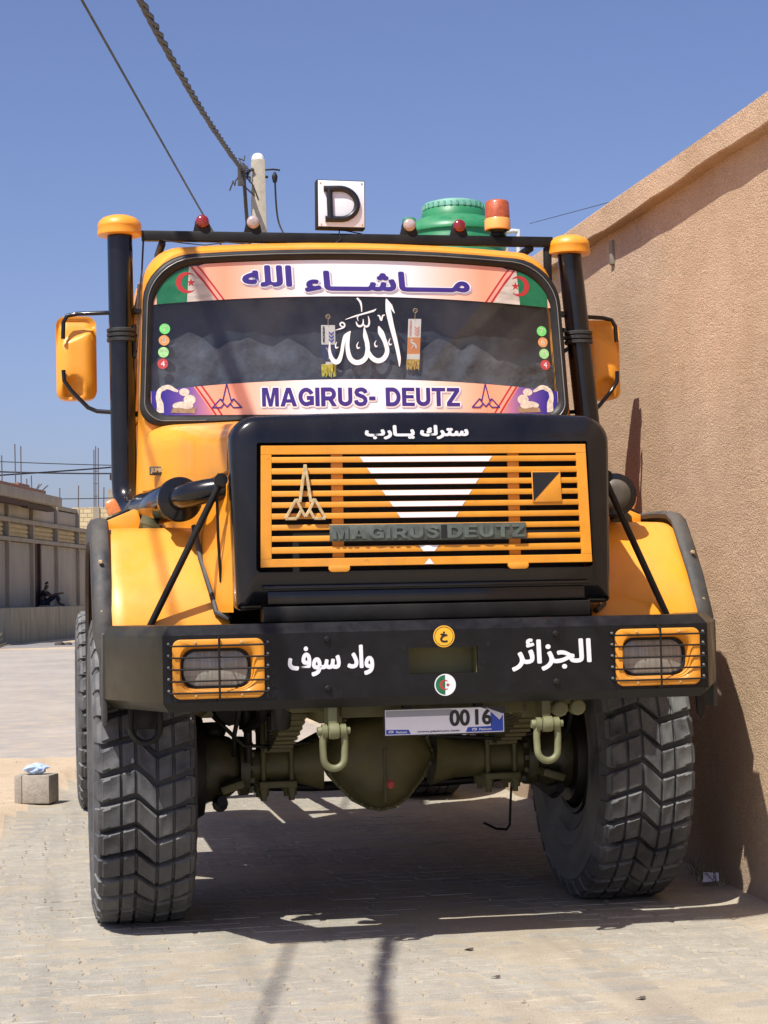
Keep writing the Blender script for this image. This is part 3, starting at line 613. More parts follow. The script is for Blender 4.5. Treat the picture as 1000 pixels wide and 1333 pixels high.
# ================================================================== RIGHT WALL
wall = thing('boundary_wall', 'tall tan stucco wall with thick coping beside the parked truck', 'wall', (1.68, 4, 0))
g = G(); ny, nzz = 110, 24; xs0 = 1.55
vs = []; fs = []
for j in range(nzz+1):
    z = -0.2+3.49*j/nzz
    for i in range(ny+1):
        y = -3.0+21.5*i/ny; vs.append(Vector((xs0+0.008*nz2(y, z, 0.7)+0.004*nz2(y, z, 2.7)-(0.012 if z < 0.05 else 0), y, z)))
for j in range(nzz):
    for i in range(ny): a = j*(ny+1)+i; fs.append((a, a+1, a+ny+2, a+ny+1))
b0 = len(vs); vs += [Vector((1.80, -3.0, -0.2)), Vector((1.80, 18.5, -0.2)), Vector((1.80, 18.5, 3.29)), Vector((1.80, -3, 3.29))]
fs += [(b0, b0+1, b0+2, b0+3), (b0, b0+3, nzz*(ny+1), 0), (b0+1, ny, (nzz+1)*(ny+1)-1, b0+2)]
g.add(vs, fs); g.build('wall_face', 'stucco', wall, fix=False, smooth=60)
g = G(); rings = []
for i in range(140):
    y = -3.05+21.7*i/139; a = 0.010*nz2(y, 0, 2.2, 1)+0.004*nz2(y, 0, 9, 1); b = 0.012*nz2(y, 0, 1.6, 4)+0.006*nz2(y, 0, 8, 4)
    c = 0.006*nz2(y, 0, 1.3, 8)+0.003*nz2(y, 0, 11, 8); pl = 0.035*nz2(y, 0, 0.45, 12)
    rings.append([Vector((1.486+a, y, 3.270+b)), Vector((1.480+a, y, 3.276+b)), Vector((1.484+c, y, 3.397+c)), Vector((1.490+c, y, 3.403+c+pl*0.2)),
                  Vector((1.86, y, 3.405+c)), Vector((1.87, y, 3.39)), Vector((1.87, y, 3.275)), Vector((1.70, y, 3.272))])
g.loft(rings, (True, True)); g.build('coping', 'stucco', wall, smooth=20)
g = G(); g.box((1.552, 2.62, 3.165), (0.03, 0.05, 0.13)); g.build('drain_slot', 'cement', wall, bevel=0.004)

# ================================================================== TRUCK
truck = thing('truck', 'orange-yellow bonneted truck with black bumper and decorated windscreen parked beside the wall', 'truck', (0, 1.2, 0))
def P(name, g, mats, parent=None, **k): return g.build(name, mats, parent or truck, **k)
# --- windscreen surface
def WY(x, z): return 1.700+0.046*x*x+(z-2.2)*0.055
def ws(u, v, d): return Vector((u, WY(u, v)-d, v))
def warp_ring(cor, rad, y0=0.0, arch=0.0, nc=8, ne=8):
    out = []
    for (x, z) in rr(cor, rad, nc, ne):
        t = max(0, min(1, (z-2.2)/0.75)); z2 = z-arch*t*x*x; out.append(Vector((x, WY(x, z2)+y0, z2)))
    return out
ARCH = 0.045
def outline(dx, dz, y0, rb=0.09, rt=0.22, bz=2.192, tz=2.958):
    return warp_ring([(-0.995-dx, bz-dz), (0.995+dx, bz-dz), (0.962+dx, tz+dz), (-0.962-dx, tz+dz)], [rb, rb, rt, rt], y0, ARCH)
def cabring(bz, hw_b, hw_t, tz, y, rt=0.17, rb=0.06):
    c = rr([(-hw_b, bz), (hw_b, bz), (hw_t, tz), (-hw_t, tz)], [rb, rb, rt, rt], 8, 8)
    out = []
    for (x, z) in c:
        t = max(0, min(1, (z-2.2)/0.75)); z2 = z-ARCH*0.9*t*x*x
        out.append(Vector((x, y+(WY(x, z2)-1.70 if y < 2 else 0), z2)))
    return out
g = G()
R_in2 = outline(-0.012, -0.012, 0.06); R_in = outline(0.0, 0.0, 0.006)
R_out = cabring(1.62, 1.018, 0.955, 3.005, 1.708); R_e = cabring(1.60, 1.036, 0.972, 3.022, 1.735)
R_b1 = cabring(1.60, 1.055, 0.990, 3.045, 1.80); R_b2 = cabring(1.02, 1.075, 1.0, 3.07, 2.3, 0.18); R_b3 = cabring(1.02, 1.075, 0.99, 3.05, 3.25, 0.18); R_b4 = cabring(1.04, 1.05, 0.95, 3.01, 3.30, 0.16)
g.loft([R_in2, R_in, R_out, R_e, R_b1, R_b2, R_b3, R_b4], (False, True))
cab = P('cab', g, 'yellow', smooth=40)
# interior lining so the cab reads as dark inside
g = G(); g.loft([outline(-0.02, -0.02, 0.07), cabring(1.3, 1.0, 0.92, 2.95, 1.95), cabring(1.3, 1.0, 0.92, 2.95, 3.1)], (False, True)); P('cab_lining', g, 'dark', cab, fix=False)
# rubber gasket
ring = []
for dx, y0 in ((0.034, 0.004), (0.034, -0.014), (0.022, -0.024), (0.004, -0.022), (-0.012, -0.010), (-0.016, 0.012)): ring.append(outline(dx, dx, y0))
g = G(); g.loft(ring); P('windscreen_gasket', g, 'gasket', smooth=60)
g = G(); rg = outline(0.013, 0.013, -0.026); g.tube(rg, 0.0026, 6, closed=True); P('gasket_bead', g, 'bead')
# glass
gl = outline(-0.010, -0.010, 0.0); g = G()
levels = 10; cen = Vector((0, 0, 2.55)); rings = []
for k in range(levels):
    s = 1-k/levels*0.98; rings.append([Vector((p.x*s, WY(p.x*s, cen.z+(p.z-cen.z)*s), cen.z+(p.z-cen.z)*s)) for p in gl])
g.loft(rings, (False, True)); glass = P('windscreen', g, 'glass', smooth=80)
# cloth hung behind the glass
def cloth(name, m, zlo, zhi, y0, amp, topfn=None, parent=None, nx=110, nz_=44):
    g = G(); vs = []
    for j in range(nz_+1):
        for i in range(nx+1):
            x = -0.97+1.94*i/nx; zt = topfn(x) if topfn else zhi; z = zlo+(zt-zlo)*j/nz_
            q = noise.fractal(Vector((x*3.2+4, z*2.4, y0*9)), 0.9, 2.1, 5); q2 = abs(noise.noise(Vector((x*5.5, z*4.5, 7+y0))))
            vs.append(Vector((x, WY(x, z)+y0+amp*(q*0.6+q2), z)))
    g.add(vs, [(j*(nx+1)+i, j*(nx+1)+i+1, (j+1)*(nx+1)+i+1, (j+1)*(nx+1)+i) for j in range(nz_) for i in range(nx)])
    return g.build(name, m, parent or truck, fix=False, smooth=80)
def mount(x):
    pk = [(-0.78, 2.62, 0.10), (-0.52, 2.60, 0.22), (-0.33, 2.58, 0.12), (-0.18, 2.50, 0.1), (0.42, 2.60, 0.12), (0.56, 2.57, 0.1), (0.72, 2.5, 0.12)]
    z = 2.44+0.03*nz2(x, 0, 6)
    for c, h, w in pk: z = max(z, h-0.02-abs(x-c)*0.30-((x-c)/w)**2*0.03)
    return z+0.03*nz2(x, 1, 5)+0.014*nz2(x, 1, 17)
cloth('dark_backing_cloth', 'cloth_dark', 2.2, 2.9, 0.075, 0.03)
cloth('crumpled_grey_cloth', 'cloth_grey', 2.2, 2.6, 0.03, 0.035, mount)

# --- banners
def band(g, z0f, z1f, d, x0=-0.985, x1=0.985, n=60):
    vs = []
    for i in range(n+1):
        x = x0+(x1-x0)*i/n
        for z in (z0f(x), z1f(x)):
            # keep inside the rounded outline
            vs.append(ws(x, z, d))
    g.add(vs, [(2*i, 2*i+2, 2*i+3, 2*i+1) for i in range(n)])
def hw(z):   # half width of the glass at height z with its corner radii
    base = 0.995+(0.962-0.995)*(z-2.192)/(0.766)-0.012
    top = 2.948-ARCH*0.85; rt = 0.215
    if z > top-rt: q = (z-(top-rt))/rt; base -= rt*(1-math.sqrt(max(0, 1-q*q)))
    zb = 2.204; rb = 0.08
    if z < zb+rb: q = (zb+rb-z)/rb; base -= rb*(1-math.sqrt(max(0, 1-q*q)))
    return base
def topz(x):
    t = 2.942-ARCH*x*x
    lo = 2.62; hi = t
    if hw(t) >= abs(x): return t
    for _ in range(30):
        m_ = (lo+hi)/2
        if hw(m_) >= abs(x): lo = m_
        else: hi = m_
    return lo
def botz(x):
    lo, hi = 2.206, 2.4
    if hw(lo) >= abs(x): return lo
    for _ in range(30):
        m_ = (lo+hi)/2
        if hw(m_) >= abs(x): hi = m_
        else: lo = m_
    return hi
tb = lambda x: 2.768-0.046*x*x
bb = lambda x: 2.372-0.055*x*x
DB = 0.004
g = G(); band(g, tb, topz, DB, -0.955, 0.955, 80); bt = P('windscreen_sticker', g, 'banner', smooth=80); bt['label'] = 'peach and white top banner with navy Arabic lettering'
g = G(); band(g, botz, bb, DB, -0.975, 0.975, 80); bl = P('windscreen_sticker', g, 'banner', smooth=80); bl['label'] = 'peach and white lower banner with navy lettering and two emblems'
def poly_clip(g, polys, d, zlo, zhi, nxs=14):  # quad given by two x functions over z range limits
    x0f, x1f = polys; vs = []
    for i in range(nxs+1):
        for k in range(7):
            t = k/6; z_c = None
            xa, xb = x0f(t), x1f(t); x = xa+(xb-xa)*i/nxs; z0, z1 = zlo(x), zhi(x); z = z0+(z1-z0)*t; vs.append(ws(x, z, d))
    g.add(vs, [(i*7+k, (i+1)*7+k, (i+1)*7+k+1, i*7+k+1) for i in range(nxs) for k in range(6)])
for sgn in (-1, 1):
    # slanted red lines of the banners
    for (zl, zh, xa, xb, pb) in ((tb, topz, 0.625, 0.745, bt), (botz, bb, 0.645, 0.735, bl)):
        for off, wd, mm in ((0.0, 0.010, 'red'), (0.010, 0.017, 'pink'), (0.027, 0.010, 'red')):
            g = G(); f0 = lambda t, o=off: sgn*(xa+(xb-xa)*t+o); f1 = lambda t, o=off+wd: sgn*(xa+(xb-xa)*t+o)
            poly_clip(g, (f0, f1), DB+0.001, zl, zh, 2); P('banner_line', g, mm, pb, smooth=80)
    # flags in the upper corners, dusk pictures with a camel in the lower ones
    g = G(); poly_clip(g, (lambda t: sgn*(0.80-0.012*t), lambda t: sgn*(0.940-0.0*t)), DB+0.001, tb, topz); P('flag_green_half', g, 'green_print', bt, smooth=80)
    g = G(); poly_clip(g, (lambda t: sgn*(0.667+(0.115)*t), lambda t: sgn*(0.80-0.012*t)), DB+0.001, tb, topz); P('flag_white_half', g, 'flag_white', bt, smooth=80)
    g = G(); cz_ = 2.80
    for p_ in [crescent(sgn*0.80, cz_+0.030, 0.050, side=-sgn)]:
        n_ = len(p_)//2; strip(g, p_[:n_], list(reversed(p_[n_:])), ws, DB+0.0018)
    P('flag_crescent', g, 'red', bt, smooth=0)
    g = G(); st = star(sgn*0.780, cz_+0.030, 0.021); c0 = (sgn*0.780, cz_+0.030)
    for i in range(10): flat(g, [c0, st[i], st[(i+1) % 10]], ws, DB+0.0020)
    P('flag_star', g, 'red', bt, smooth=0)
    g = G(); poly_clip(g, (lambda t: sgn*(0.687+0.09*t), lambda t: sgn*0.972), DB+0.001, botz, bb); P('dusk_picture', g, 'purple', bl, smooth=80)
    # camel with rider (plain silhouette shapes)
    def cm(pts): return [(sgn*(0.965-a*0.0040), 2.210+b*0.0040) for a, b in pts]
    g = G()
    L, Q = stroke(cm([(8, 2), (8, 12), (6, 20), (8, 28), (14, 31)]), [0.034, 0.030, 0.022, 0.020, 0.02]); strip(g, L, Q, ws, DB+0.002)
    L, Q = stroke(cm([(10, 31), (18, 32), (26, 28), (29, 27)]), [0.016, 0.022, 0.014, 0.008]); strip(g, L, Q, ws, DB+0.0023)
    P('camel_print', g, 'cream', bl, smooth=0)
    g = G()
    for c, rx, rz in (((36, 26), 6, 4.5), ((42, 17), 7, 6), ((34, 10), 12, 5)):
        pts = [(c[0]+rx*math.cos(a), c[1]+rz*math.sin(a)) for a in [i*math.pi/8 for i in range(16)]]; flat(g, cm(pts), ws, DB+0.002+rz*0.00005)
    P('rider_print', g, 'cream', bl, smooth=0)
    g = G(); flat(g, cm([(20, 2), (48, 1), (50, 9), (40, 6), (30, 8), (22, 7)]), ws, DB+0.0028); P('saddle_print', g, 'tan_print', bl, smooth=0)
# lettering on the banners
def lettering(name, parts, parent, out=0.007, boldk=0.003, shadow=(0.006, -0.006)):
    for (mm, extra, off, d) in (('shade_print', out, shadow, DB+0.0014), ('white_vinyl', out, (0, 0), DB+0.0030), ('navy', 0, (0, 0), DB+0.0046)):
        g = G()
        for (s, cx, cz, w, h) in parts:
            if s[0] in HEAVY: heavy_text(g, s, cx+off[0], cz+off[1], w+2*extra, h+2*extra, ws, d-0.0012, bold=extra, step=0.00003)
            else: text_geo(g, s, cx+off[0], cz+off[1], w+2*extra, h+2*extra, ws, d, bold=boldk+extra*0.9)
        P(name, g, mm, parent, smooth=0, fix=False)
lettering('arabic_lettering', [(AR_ALLAH, -0.425, 2.862, 0.235, 0.105), (AR_MASHALLAH, 0.150, 2.838, 0.80, 0.105)], bt, boldk=0.007)
lettering('latin_lettering', [("MAGIRUS-", -0.195, 2.288, 0.535, 0.088), ("DEUTZ", 0.302, 2.288, 0.360, 0.088)], bl, boldk=0.0075)
def spire(cx, cz, w, h):     # peaked emblem outline
    o_ = [(-0.5, 0), (-0.23, 0.36), (-0.14, 0.30), (0, 1), (0.14, 0.30), (0.23, 0.36), (0.5, 0), (0.22, 0), (0.10, 0.16), (0, 0.03), (-0.10, 0.16), (-0.22, 0)]
    return [(cx+a*w, cz+b*h) for a, b in o_]
for sx in (-0.625, 0.610):
    g = G(); sp = spire(sx, 2.240, 0.135, 0.112)
    for k in range(12):
        a, b = Vector(sp[k]), Vector(sp[(k+1) % 12]); dd = (b-a).normalized(); nn = Vector((-dd.y, dd.x))*0.0030
        flat(g, [tuple(a-dd*0.002+nn), tuple(b+dd*0.002+nn), tuple(b+dd*0.002-nn), tuple(a-dd*0.002-nn)], ws, DB+0.0016+k*0.00012)
    for q in ((-0.23, 0.36, -0.10, 0.16), (0.23, 0.36, 0.10, 0.16)):
        a = Vector((sx+q[0]*0.135, 2.24+q[1]*0.112)); b = Vector((sx+q[2]*0.135, 2.24+q[3]*0.112)); dd = (b-a).normalized(); nn = Vector((-dd.y, dd.x))*0.0026
        flat(g, [tuple(a+nn), tuple(b+nn), tuple(b-nn), tuple(a-nn)], ws, DB+0.0034)
    P('spire_emblem', g, 'navy', bl, smooth=0)
# calligraphy on the glass; art units follow the lettering grid
def CA(u, v): return (-0.2335+u*0.000578, 2.800-v*0.000584)
def cal(pts, wsz): return [CA(*p) for p in pts], [w*0.00058 for w in wsz]
g = G(); k = 0
for pts, wd in [
    ([(645, 72), (660, 170), (685, 300), (715, 430), (738, 560), (738, 628)], [6, 46, 40, 34, 28, 4]),
    ([(645, 72), (680, 130), (712, 192)], [6, 30, 2]),
    ([(575, 298), (590, 350), (622, 420), (640, 500), (612, 560), (560, 582), (510, 555), (480, 500), (462, 440)], [6, 44, 36, 36, 40, 40, 40, 30, 12]),
    ([(575, 298), (605, 345), (630, 388)], [6, 22, 2]),
    ([(455, 308), (462, 380), (478, 460), (468, 540), (430, 585), (375, 596), (330, 560), (312, 480), (318, 400), (338, 340)], [6, 38, 36, 38, 40, 42, 40, 34, 30, 8]),
    ([(342, 342), (300, 380), (278, 440), (262, 520), (238, 580), (208, 592), (178, 560), (164, 500), (168, 425)], [8, 34, 28, 28, 38, 40, 34, 22, 3]),
    ([(300, 246), (380, 218), (470, 192), (535, 172), (560, 156)], [3, 12, 14, 16, 3]),
    ([(402, 68), (428, 100), (437, 140), (438, 182)], [14, 18, 12, 6]),
    ([(388, 262), (400, 292), (424, 300), (446, 280), (448, 240)], [4, 16, 16, 14, 4]),
    ([(446, 276), (462, 300), (488, 296), (498, 262), (490, 215)], [6, 16, 16, 14, 4]),
    ([(408, 258), (400, 230), (412, 218)], [3, 9, 3]),
    ([(568, 210), (584, 214), (598, 250), (612, 212), (632, 206)], [6, 13, 13, 12, 5]),
    ([(215, 334), (255, 322), (288, 306), (292, 282), (272, 270), (256, 284), (268, 302), (290, 304)], [3, 10, 14, 12, 12, 12, 10, 5]),
    ([(226, 428), (214, 455), (218, 478), (238, 470)], [3, 9, 13, 4]),
    ([(404, 428), (390, 455), (396, 480), (416, 472)], [3, 9, 13, 4]),
    ([(552, 415), (538, 440), (546, 465), (562, 458)], [3, 9, 13, 4]),
    ([(670, 396), (656, 425), (664, 450), (682, 442)], [3, 9, 13, 4])]:
    a, b = cal(pts, wd); L, Q = stroke(a, b); strip(g, L, Q, ws, DB+0.0003*(k % 5)); k += 1
P('calligraphy_sticker', g, 'white_vinyl', smooth=0, fix=False)
# round side stickers
for sgn in (-1, 1):
    for i, (mm, zz) in enumerate((('st_green', 2.612), ('st_orange', 2.558), ('st_lime', 2.502), ('st_red', 2.448))):
        x = sgn*(0.905+0.004*i); g = G(); flat(g, circ(x, zz, 0.0245), ws, DB); sk = P('round_sticker', g, mm, smooth=0)
        sk['label'] = {'st_green': 'green round sticker', 'st_orange': 'orange round sticker', 'st_lime': 'pale green round sticker', 'st_red': 'red round sticker'}[mm]
        g = G(); text_geo(g, "4" if mm == 'st_red' else ("8" if mm == 'st_orange' else "7"), x, zz, 0.018, 0.026, ws, DB+0.001); P('sticker_mark', g, 'white_vinyl' if mm == 'st_red' else 'cream', sk, smooth=0, fix=False)

# --- bonnet
def hood_sec(y, hwl, hwu, zb, zs, zt, r=0.10):   # open section from lower left over the top to lower right
    pts = []
    L = [(-hwl, zb), (-hwl-0.004, 1.50), (-hwu, zs-0.006)]
    arc = [(-hwu+0.0+r*(1-math.cos(a)), zt-0.028-r+r*math.sin(a)) for a in [i*math.pi/2/6 for i in range(7)]]
    topc = [(-hwu+r+(hwu-r)*t, zt-0.028+0.028*math.sin(t*math.pi/2)) for t in (0.33, 0.66, 1.0)]
    half = L+arc+topc
    full = half+[(-x, z) for x, z in reversed(half[:-1])]
    return [Vector((x, y, z)) for x, z in full]
g = G()
secs = [hood_sec(0.40, 0.745, 0.748, 1.30, 1.85, 2.075), hood_sec(0.55, 0.800, 0.758, 1.30, 1.85, 2.085), hood_sec(0.75, 0.855, 0.768, 1.30, 1.85, 2.098), hood_sec(1.15, 0.88, 0.79, 1.32, 1.85, 2.13),
        hood_sec(1.42, 0.89, 0.82, 1.36, 1.85, 2.155), hood_sec(1.56, 0.87, 0.90, 1.40, 1.85, 2.17, 0.12), hood_sec(1.66, 0.93, 0.985, 1.40, 1.85, 2.178, 0.12), hood_sec(1.74, 0.98, 1.01, 1.40, 1.85, 2.18, 0.12)]
low = [[p for p in s][:3] for s in secs]; hi = [s[2:-2] for s in secs]
lowr = [[p for p in s][-3:] for s in secs]
g.loft(low, closed=False); P('bonnet_side_panel', g, 'yellow', smooth=40); g = G(); g.loft(lowr, closed=False); P('bonnet_side_panel', g, 'yellow', smooth=40)
g = G(); up = []
for s in secs:
    s2 = s[2:-2]; q = []
    for i, p in enumerate(s2):
        sx = 1 if p.x > 0 else -1; d = 0.012 if abs(p.x) > 0.2 else 0.0
        q.append(Vector((p.x+sx*d, p.y, p.z+(0.012 if i in (0, len(s2)-1) else 0.006))))
    q = [Vector((s2[0].x+0.004, s2[0].y, s2[0].z+0.004))]+q+[Vector((s2[-1].x-0.004, s2[-1].y, s2[-1].z+0.004))]; up.append(q)
g.loft(up, closed=False); bonnet = P('bonnet', g, 'yellow', smooth=40)
# fluted swage on the bonnet shoulder
g = G(); g.bar((-0.835, 1.47, 1.96), (-1.004, 1.70, 1.96), 0.012, 0.24); g.bar((0.835, 1.47, 1.96), (1.004, 1.70, 1.96), 0.012, 0.24); P('shoulder_pressing', g, 'yellow', bonnet, bevel=0.005)
g = G(); g.box((-0.962, 1.60, 2.03-0.09), (0.065, 0.012, 0.040)); sb = P('side_badge', g, 'badge', bonnet, bevel=0.003)
g = G(); text_geo(g, "JUMK", -0.962, 1.94, 0.056, 0.028, front(1.593), 0.002, bold=0.002, depth=0.002); P('side_badge_letter', g, 'chrome', sb, smooth=0)

# nose shell (black) with rounded top corners
def nose_ring(y, hb, ht, zb, zt, r, crown=0.02):
    c = rr([(-hb, zb), (hb, zb), (ht, zt), (-ht, zt)], [0.02, 0.02, r, r], 8, 10)
    return [Vector((x, y+(z-1.5)*0.02, z+(crown*(1-(x/ht)**2) if z > 1.7 else 0))) for x, z in c]
g = G()
g.loft([nose_ring(0.42, 0.744, 0.760, 1.312, 2.062, 0.10), nose_ring(0.33, 0.748, 0.764, 1.308, 2.058, 0.10), nose_ring(0.265, 0.742, 0.757, 1.312, 2.046, 0.095), nose_ring(0.243, 0.722, 0.736, 1.330, 2.026, 0.08),
        nose_ring(0.240, 0.672, 0.660, 1.452, 1.952, 0.008, 0), nose_ring(0.30, 0.672, 0.660, 1.452, 1.952, 0.008, 0)], (False, False))
nose = P('nose_panel', g, 'black', smooth=50)
g = G(); g.box((0, 0.42, 1.70), (1.36, 0.02, 0.56)); P('radiator_core', g, 'grille_in', nose)
g = G(); g.box((0, 0.232, 1.392), (1.30, 0.03, 0.012)); g.box((0, 0.240, 1.352), (1.26, 0.02, 0.05)); P('nose_lip', g, 'black', nose, bevel=0.003)
g = G(); text_geo(g, AR_HOOD, -0.030, 1.990, 0.415, 0.058, lambda u, v, d: Vector((u, 0.2400+(v-1.5)*0.02-d, v)), 0.003, bold=0.0042); P('bonnet_lettering', g, 'white_vinyl', nose, smooth=0, fix=False)
for zz, ww in ((1.99, 1.2),):
    pass
# grille
GT, GB, GX = 1.938, 1.470, 0.652
def gy(z): return 0.205+(z-1.47)*0.04
gf = lambda u, v, d: Vector((u*(1.0+0.008*(1.7-v)/0.23), gy(v)-d, v))
k_ = (GT-GB)/720.0
gaps = [(143, 158), (192, 225), (260, 293), (327, 360), (393, 427), (460, 493), (527, 560), (593, 627), (660, 692), (730, 762)]
gz = [(GT-(a-90)*k_, GT-(b-90)*k_) for a, b in gaps]
mx = 0.041
g = G(); th = 0.016
g.prism([(-GX, gz[0][0]), (GX, gz[0][0]), (GX, GT), (-GX, GT)], gf, 0, -th)
g.prism([(-GX, GB), (GX, GB), (GX, gz[-1][1]), (-GX, gz[-1][1])], gf, 0, -th)
for sg in (-1, 1): g.prism([(sg*GX, gz[-1][1]), (sg*(GX-mx), gz[-1][1]), (sg*(GX-mx), gz[0][0]), (sg*GX, gz[0][0])][::sg], gf, 0, -th)
grille = P('grille', g, 'yellow_flat', bevel=0.0015, seg=1, smooth=0)
for i in range(9):
    zt_, zb_ = gz[i][1], gz[i+1][0]
    g = G(); g.prism([(-GX+mx-0.001, zb_), (GX-mx+0.001, zb_), (GX-mx+0.001, zt_), (-GX+mx-0.001, zt_)], gf, -0.001, -0.014); P('slat', g, 'yellow_flat', grille, bevel=0.002, seg=2, smooth=40)
    # white inverted triangle painted over the slats
    f = lambda z: max(0.0, 0.262*(z-1.487)/(1.888-1.487))
    a, b = f(zt_), f(zb_)
    if i != 6 and i != 7 and a > 0.004:
        g = G(); flat(g, [(-b, zb_+0.0012), (b, zb_+0.0012), (a, zt_-0.0012), (-a, zt_-0.0012)], gf, 0.0006); P('white_paint_stripe', g, 'white', grille, smooth=0, fix=False)
g = G(); flat(g, [(-0.020, GB+0.003), (0.018, GB+0.003), (0.0, GB+0.026)], gf, 0.0012); P('white_paint_stripe', g, 'white', grille, smooth=0, fix=False)
for sx in (-0.352, 0.352):
    g = G(); g.box((sx, gy(1.7)+0.026, 1.705), (0.046, 0.012, 0.44)); P('bracket', g, 'yellow_flat', grille, bevel=0.002)
    g = G(); c = rr([(sx-0.045, 1.448), (sx+0.045, 1.448), (sx+0.040, 1.472), (sx-0.040, 1.472)], [0.015, 0.015, 0.004, 0.004], 4, 2); g.prism(c, gf, 0.006, -0.01); P('catch', g, 'yellow_flat', grille, bevel=0.002)
# alloy emblem
g = G(); cx_, cz_ = -0.482, 1.655; sp = spire(cx_, cz_, 0.155, 0.208)
lines = [(sp[i], sp[(i+1) % 12]) for i in range(12)]+[((cx_-0.23*0.155, cz_+0.36*0.208), (cx_-0.10*0.155, cz_+0.16*0.208)), ((cx_+0.23*0.155, cz_+0.36*0.208), (cx_+0.10*0.155, cz_+0.16*0.208))]
for i, (a, b) in enumerate(lines):
    pa, pb = gf(a[0], a[1], 0.010), gf(b[0], b[1], 0.010); g.bar(pa, pb, 0.0110, 0.012+0.0004*(i % 5), up=(0, -1, 0))
P('spire_emblem', g, 'chrome', grille, smooth=0, bevel=0.0015)
g = G(); g.prism([(-0.388, 1.566), (0.388, 1.566), (0.388, 1.630), (-0.388, 1.630)], gf, 0.012, -0.001); bd = P('name_badge', g, 'badge', grille, bevel=0.002)
g = G(); bfn = lambda u, v, d: gf(u, v, 0.011+d)
heavy_text(g, "MAGIRUS", -0.170, 1.598, 0.415, 0.048, bfn, 0.001, depth=0.006, gap=0.14); heavy_text(g, "DEUTZ", 0.226, 1.598, 0.310, 0.048, bfn, 0.001, depth=0.006, gap=0.14); P('badge_lettering', g, 'badge_letter', grille, smooth=0, fix=False)
g = G(); g.prism([(0.048, 1.572), (0.070, 1.572), (0.070, 1.624), (0.048, 1.624)], gf, 0.0165, 0.010); P('badge_dot', g, 'dark', grille)
g = G(); g.prism(rect(0.481, 1.770, 0.118, 0.120), gf, 0.005, 0.0005); P('square_plate', g, 'yellow_flat', grille, bevel=0.001)
g = G(); flat(g, [(0.425, 1.713), (0.537, 1.827), (0.425, 1.827)], gf, 0.0062); P('black_triangle_mark', g, 'plate_black', grille, smooth=0, fix=False)

# --- bumper: swept channel with holes for lamps and towing slot
prof = [(0.035, 0.940), (0.0, 0.975), (0.0, 1.222), (0.036, 1.258), (0.16, 1.258), (0.16, 1.240), (0.05, 1.240), (0.02, 1.21), (0.02, 0.985), (0.05, 0.958), (0.16, 0.958), (0.16, 0.940)]
path = [(-1.252, 0.455), (-1.049, 0.0), (1.049, 0.0), (1.252, 0.455)]
def bumper_rings(seg):
    out = []
    dirs = [Vector(path[1])-Vector(path[0]), Vector(path[2])-Vector(path[1]), Vector(path[3])-Vector(path[2])]
    nrm = [Vector((-d.y, d.x)).normalized() for d in dirs]   # inward
    def off(i, d):
        p = Vector(path[i])
        if i in (0, 3): return p+nrm[0 if i == 0 else 2]*d
        n0, n1 = nrm[i-1], nrm[i]; b = (n0+n1).normalized(); return p+b*(d/b.dot(n1))
    for i in seg: out.append([Vector((off(i, d).x, off(i, d).y, z)) for d, z in prof])
    return out
def holed(g, name, mm, holes, parent=None, bevel=0.004):
    o = g.build(name, mm, parent or truck, smooth=0, bevel=0)
    bpy.context.view_layer.update()
    for (c, d) in holes:
        h = G(); h.box(c, d); ho = h.build('cut', mm, None); md = o.modifiers.new('b', 'BOOLEAN'); md.operation = 'DIFFERENCE'; md.object = ho; md.solver = 'EXACT'
    bpy.context.view_layer.update()
    me = bpy.data.meshes.new_from_object(o.evaluated_get(bpy.context.evaluated_depsgraph_get()))
    cuts = [m.object for m in o.modifiers]; o.modifiers.clear(); o.data = me
    for c in cuts: bpy.data.objects.remove(c)
    finish(me, 30, 0); return o
LX, LZ, LW, LH = 0.845, 1.098, 0.338, 0.218
g = G(); g.loft(bumper_rings((1, 2)), (True, True))
bumper = holed(g, 'bumper', 'bumper', [((0.003, 0.01, 1.106), (0.266, 0.1, 0.098)), ((-LX, 0.0, LZ), (LW-0.03, 0.1, LH-0.03)), ((LX, 0.0, LZ), (LW-0.03, 0.1, LH-0.03))])
for sg, (a, b) in ((-1, (0, 1)), (1, (2, 3))):
    g = G(); rg = bumper_rings((a, b))
    g.loft(rg, (True, True)); be = P('bumper_end', g, 'bumper_end', bumper, bevel=0.002); be['label'] = 'olive-black angled end of the bumper'
g = G(); g.box((0.003, 0.12, 1.106), (0.30, 0.004, 0.13)); g.box((-0.135, 0.07, 1.106), (0.004, 0.10, 0.13)); g.box((0.14, 0.07, 1.106), (0.004, 0.10, 0.13)); g.box((0.003, 0.07, 1.053), (0.30, 0.10, 0.004)); P('tow_slot_lining', g, 'slot', bumper)
g = G()
for sx in (-0.44, 0.44):
    for zz in (1.195, 1.013): g.lathe([(0.0, -0.012), (0.008, -0.012), (0.011, -0.007), (0.014, -0.006), (0.014, 0.0)], (sx, 0, zz), 'y', 6)
P('bumper_bolt', g, 'black_matt', bumper, smooth=30)
bf = front(0.0)
g = G(); text_geo(g, AR_WADI, -0.425, 1.116, 0.325, 0.115, bf, 0.0008, bold=0.004); P('arabic_lettering', g, 'white_vinyl', bumper, smooth=0, fix=False)
g = G(); text_geo(g, AR_ALG, 0.424, 1.118, 0.315, 0.125, bf, 0.0008, bold=0.004); P('arabic_lettering', g, 'white_vinyl', bumper, smooth=0, fix=False)
g = G(); flat(g, circ(0.006, 1.196, 0.041, 40), bf, 0.0008); s1 = P('round_sticker', g, 'yellow_st', bumper, smooth=0, fix=False); s1['label'] = 'yellow round sticker with an Arabic letter'
